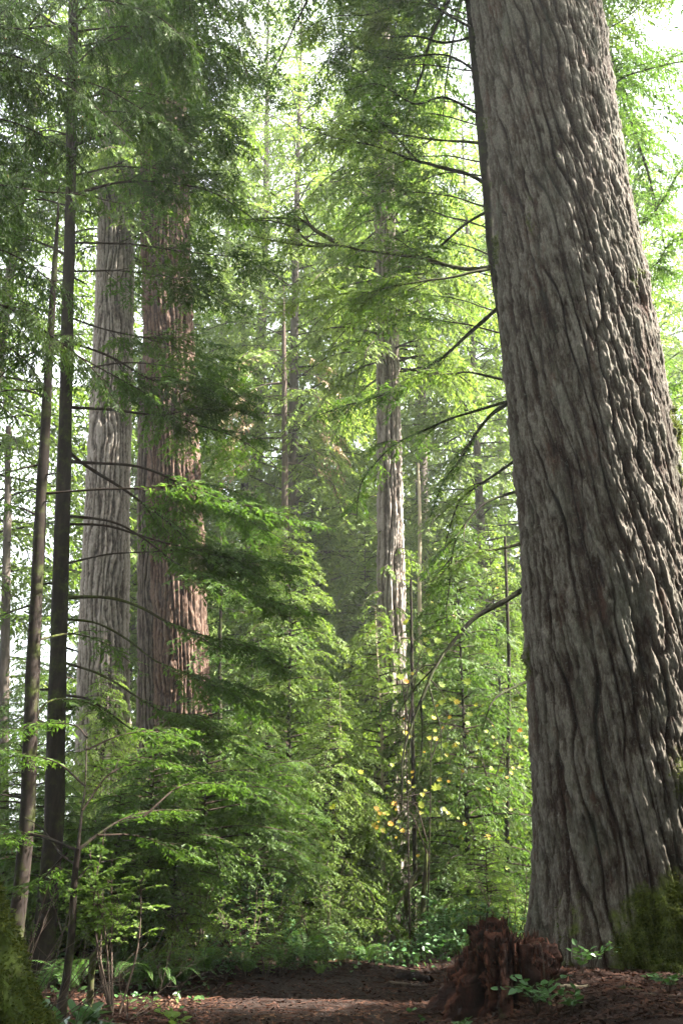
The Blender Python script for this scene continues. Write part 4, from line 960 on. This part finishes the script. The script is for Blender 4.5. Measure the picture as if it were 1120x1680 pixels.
# vine maples with yellow and orange leaves
def maple_leaf_pts():
    a = np.radians([90, 68, 52, 30, 10, -8, -30, -60, -90]); r = np.array([1, .55, .82, .5, .72, .42, .5, .3, .18])
    half = np.column_stack([np.cos(a) * r, np.sin(a) * r]); left = half[1:-1][::-1] * [-1, 1]
    return np.vstack([half, left])
def maple(name, root, limbs, d, leaf, nper, label, seed, tint):
    rng = np.random.default_rng(seed); gw = Geo(); gl = Geo(); L2 = maple_leaf_pts(); nl = len(L2)
    for pts in limbs:
        dd = np.linspace(d, d + rng.uniform(-.5, .5), len(pts)); P, _ = resample([at(a, b, q) for (a, b), q in zip(pts, dd)], 30); tube(gw, P, np.linspace(.014, .003, 30), 5)
        for k in range(nper):
            i = rng.integers(10, 30); c = P[i] + rng.normal(0, 1, 3) * [.5, .4, .2] - Z * .05; tube(gw, np.array([P[i], (P[i] + c) / 2 + Z * .02, c]), [.003, .002, .001], 3); s = leaf * rng.uniform(.4, 1.15)
            n = nrm(np.array([rng.normal(0, .35), -.95 + rng.normal(0, .2), .65])); a = nrm(np.cross(n, rng.normal(size=3))); b = np.cross(n, a)
            V = c + (L2[:, :1] * a + L2[:, 1:] * b) * s + n * (.12 * s * np.abs(L2[:, :1]))
            V = np.vstack([V, c - n * .05 * s]); f = np.array([[j, (j + 1) % nl, nl] for j in range(nl)])
            gl.add(V, f, 0, np.full(nl, np.clip(tint + rng.normal(0, .3), 0, 1)))
    loc = root; t = thing('vine_maple', loc, label, 'tree', 'vine maples in autumn colour')
    gs, _, _ = None, None, None
    obj('stem', mesh_of('stem', shift(gw, loc), [B_TWIG], smooth=(0,)), t); obj('leaves', mesh_of('leaves', shift(gl, loc), [M_MAP]), t)
r1 = gpos(690, 1540, 16.5)
def gp(px, d): p = gpos(px, 1540, d); return p
maple('m', gp(672, 15.5), [[(672, 1540), (668, 1300), (665, 1150), (690, 1080), (740, 1060)], [(668, 1200), (690, 1070), (720, 1040)], [(668, 1180), (650, 1060), (640, 1045)], [(690, 1100), (720, 1130), (730, 1150)]], 15.5, .125, 9, 'slim vine maple with large lime green and yellow leaves by the bare drooping limb', 1, .12)
maple('m', gp(700, 17), [[(700, 1540), (705, 1350), (710, 1200), (740, 1190), (790, 1210)], [(705, 1250), (730, 1190), (760, 1180)], [(705, 1300), (660, 1310), (640, 1330)], [(700, 1400), (670, 1330), (640, 1350)], [(700, 1380), (680, 1320), (650, 1315)]], 17, .085, 14, 'vine maple with orange leaves beside the fluted cedar', 2, .42)
maple('m', gp(800, 18), [[(800, 1540), (810, 1350), (800, 1240), (840, 1220), (870, 1240)], [(805, 1300), (780, 1190), (815, 1185)], [(805, 1300), (840, 1190), (860, 1170)], [(806, 1320), (790, 1250), (770, 1245)]], 18, .08, 15, 'vine maple with scattered salmon and yellow leaves near the fir edge', 3, .38)
maple('m', gp(780, 21), [[(780, 1540), (770, 1100), (760, 950), (740, 900)], [(770, 1000), (800, 960), (830, 940)], [(770, 1050), (740, 970), (720, 960)]], 21, .085, 8, 'taller vine maple with a few yellow leaves behind the drooping limbs', 4, .5)

# dry cedar branches hanging in the sun far behind
dt = thing('dead_cedar', (xat(470, 27), 27.0, float(ground_z(xat(470, 27), 27))), 'dead cedar with dry tan sprays in the sunny gap', 'tree')
dl = tuple(dt.location)
g_, _, _ = slim_trunk([(470, 466, 1), (560, 466, 7), (900, 468, 12), (1480, 470, 18)], 27.0, seed=12)
obj('trunk', mesh_of('trunk', shift(g_, dl), [B_DEAD], smooth=(0,)), dt)
for k in range(14):
    y0 = 570 + k * 14 + rl.uniform(-8, 8); sgn = 1 if k % 2 else -1
    limb(dt, dl, [(466, y0), (466 + sgn * 35, y0 + 5), (466 + sgn * 80, y0 + 30), (466 + sgn * 110, y0 + 70)], 27, 27 + rl.uniform(-1, 1), 700 + k, r0=.02, forks=2, Ls=.6, ss=.1, ts=.07, tw=.18, leafmat=M_DEADF, woodmat=B_DEAD, hang=.5, keep=.6)

# ------------------------------------------------------------------ fallen wood
def log(px0, px1, py, d0, d1, r, mt, label, seed, name='fallen_log', lift=.0):
    rng = np.random.default_rng(seed); x0, x1 = xat(px0, d0, py), xat(px1, d1, py)
    n = 24; u = np.linspace(0, 1, n); X = x0 + (x1 - x0) * u; Y = d0 + (d1 - d0) * u; P = np.column_stack([X, Y, ground_z(X, Y) + r * .5 + lift + .015 * noise(u * 5, 0, 0, seed)])
    P = P + rng.normal(0, r * .12, P.shape); loc = P[0].copy(); g = Geo(); tube(g, P, r * (1 - .4 * u) * (1 + .2 * noise(u * 9, 1, 0, seed)), 9)
    c = len(g.v[0])
    for k in range(2): # ragged ends
        pass
    o = obj(name, mesh_of(name, shift(g, loc), [mt], smooth=(0,)), None, loc); tag(o, label, 'log' if r > .03 else 'stick')
log(655, 708, 1605, 13.0, 12.7, .06, B_ROT, 'short rotting log at the end of the path by the stump', 1)
log(640, 700, 1612, 12.5, 12.3, .025, B_DEAD, 'pale stick lying at the path end', 2, 'stick')
log(905, 965, 1612, 10.3, 10.0, .022, B_POLE, 'orange brown stick of split wood beside the stump', 3, 'stick')
log(1015, 1055, 1637, 9.6, 9.5, .025, B_DARK, 'dark chunk of bark on the red soil', 4, 'bark_chunk')
log(1040, 1120, 1660, 9.3, 9.0, .012, B_DEAD, 'thin stick in front of the mossy fir foot', 5, 'stick')
log(330, 500, 1590, 12.9, 13.2, .02, B_DEAD, 'long pale stick lying along the foot of the bank', 6, 'stick')
log(160, 240, 1655, 9.8, 9.5, .02, B_DEAD, 'stick lying at the foot of the huckleberry', 7, 'stick')
log(40, 230, 1500, 14.0, 14.8, .12, B_MOSSY, 'mossy log lying in the shade behind the slender trunks', 8)
log(370, 425, 1545, 14.2, 14.0, .015, B_POLE, 'reddish stick caught in the bushes on the bank', 9, 'stick')

# ------------------------------------------------------------------ litter and ground cover (uncountable)
def litter():
    rng = np.random.default_rng(33); g = Geo()
    n = 80000; y = 8.2 + 9 * rng.random(n)**1.3; x = rng.uniform(-.42, .42, n) * y * 1.0
    onp = np.abs(x - path_c(y)) < 1.1; keepm = ~(onp & (rng.random(n) < .3) & (y < 14)); x, y = x[keepm], y[keepm]; n = len(x)
    z = ground_z(x, y) + .012; a = rng.random(n) * 6.28; l = rng.uniform(.012, .045, n); w = l * rng.uniform(.12, .5, n); tl = rng.normal(0, .3, n)
    d = np.column_stack([np.cos(a), np.sin(a), tl]); s = np.column_stack([-np.sin(a), np.cos(a), rng.normal(0, .3, n)]); c = np.column_stack([x, y, z])
    q = np.stack([c - d * l[:, None], c + s * w[:, None], c + d * l[:, None], c - s * w[:, None]], 1)
    g.quads(q, 0, rng.random(n)**1.4)
    m = 2600; y = 8.2 + 6 * rng.random(m); x = rng.uniform(-.42, .42, m) * y; cl = noise(x * 1.1, y * 1.1, 0, 55) > -.1; x, y = x[cl], y[cl]; m = len(x)
    leaves_at(g, np.column_stack([x, y, ground_z(x, y) + .02]), np.column_stack([rng.normal(size=(m, 2)), rng.normal(0, .15, m)]), .06, rng, mat_=0, wid=.35, up=2.5)
    m = 2400; y = 8.2 + 8 * rng.random(m); x = rng.uniform(-.42, .42, m) * y; a = rng.random(m) * 6.28; l = rng.uniform(.06, .3, m)
    for k in range(m):
        e = np.array([cos(a[k]), sin(a[k]), 0]) * l[k]; p = np.array([x[k], y[k], 0]); P = np.array([p - e * .5, p + rng.normal(0, .01, 3), p + e * .5]); P[:, 2] = ground_z(P[:, 0], P[:, 1]) + .012 + rng.random() * .02
        tube(g, P, [.004, .004, .002], 3, 0, rng.random())
    return g
lo_ = obj('forest_litter', mesh_of('forest_litter', litter(), [M_LIT])); tag(lo_, 'reddish needles, twigs and leaf scraps strewn over the ground', 'litter', kind='stuff')
def cover():
    rng = np.random.default_rng(34); g = Geo(); n = 60000
    y = 9 + 25 * rng.random(n)**1.1; x = rng.uniform(-.45, .45, n) * (y + 2)
    dens = .5 + .5 * noise(x * .9, y * .9, 0, 44)
    ok = (rng.random(n) < dens * np.maximum(sst(np.abs(x - path_c(y)), .8, 1.2), 1.0 * sst(y, 12.7, 13.2) * (x < 1.0)) * np.where(x < .3, sst(y, 11.6, 12.6) + .3 * (x < -1), sst(y, 13.0, 14.5) + .06)) & ~((x > .9) & (y < 13.6) & (rng.random(n) < .96))
    x, y = x[ok], y[ok]; n = len(x); hgt = rng.uniform(.02, .5, n) * (.4 + .6 * dens[ok]) * (.2 + .8 * sst(y, 11.5, 13.5))
    P = np.column_stack([x, y, ground_z(x, y) + hgt]); D = rng.normal(size=(n, 3)) * [1, 1, .4]
    leaves_at(g, P, D, .075, rng, mat_=0, wid=.33, up=1.)
    k = rng.choice(n, n // 6, replace=False); B = P[k].copy(); B[:, 2] = ground_z(B[:, 0], B[:, 1]) - .02; w = np.array([.004, 0, 0])
    g.quads(np.stack([B - w, B + w, P[k] + w * .5, P[k] - w * .5], 1), 1)
    return g
cv = obj('ground_cover', mesh_of('ground_cover', cover(), [M_SAL, B_TWIG])); tag(cv, 'low leafy undergrowth spread over the bank and forest floor', 'undergrowth', kind='stuff')

# ------------------------------------------------------------------ the air between the trees
hz, nt, out = mat('forest_air')
pv = N(nt, 'VolumePrincipled'); pv.inputs['Density'].default_value = .0012; pv.inputs['Color'].default_value = (.93, .97, .93, 1); pv.inputs['Anisotropy'].default_value = .25
nt.links.new(pv.outputs[0], out.inputs['Volume'])
c8 = np.array([[x, y, z] for z in (-4., 48.) for y in (-178., 210.) for x in (-192., 192.)])
hg = Geo().add(c8, [[0, 2, 3, 1], [4, 5, 7, 6], [0, 1, 5, 4], [2, 6, 7, 3], [0, 4, 6, 2], [1, 3, 7, 5]])
ho = obj('haze', mesh_of('haze', hg, [hz])); tag(ho, 'thin bright forest air softening the distant trees', 'haze', kind='stuff')
cy.volume_bounces = 0; cy.volume_step_rate = 4; cy.volume_max_steps = 64
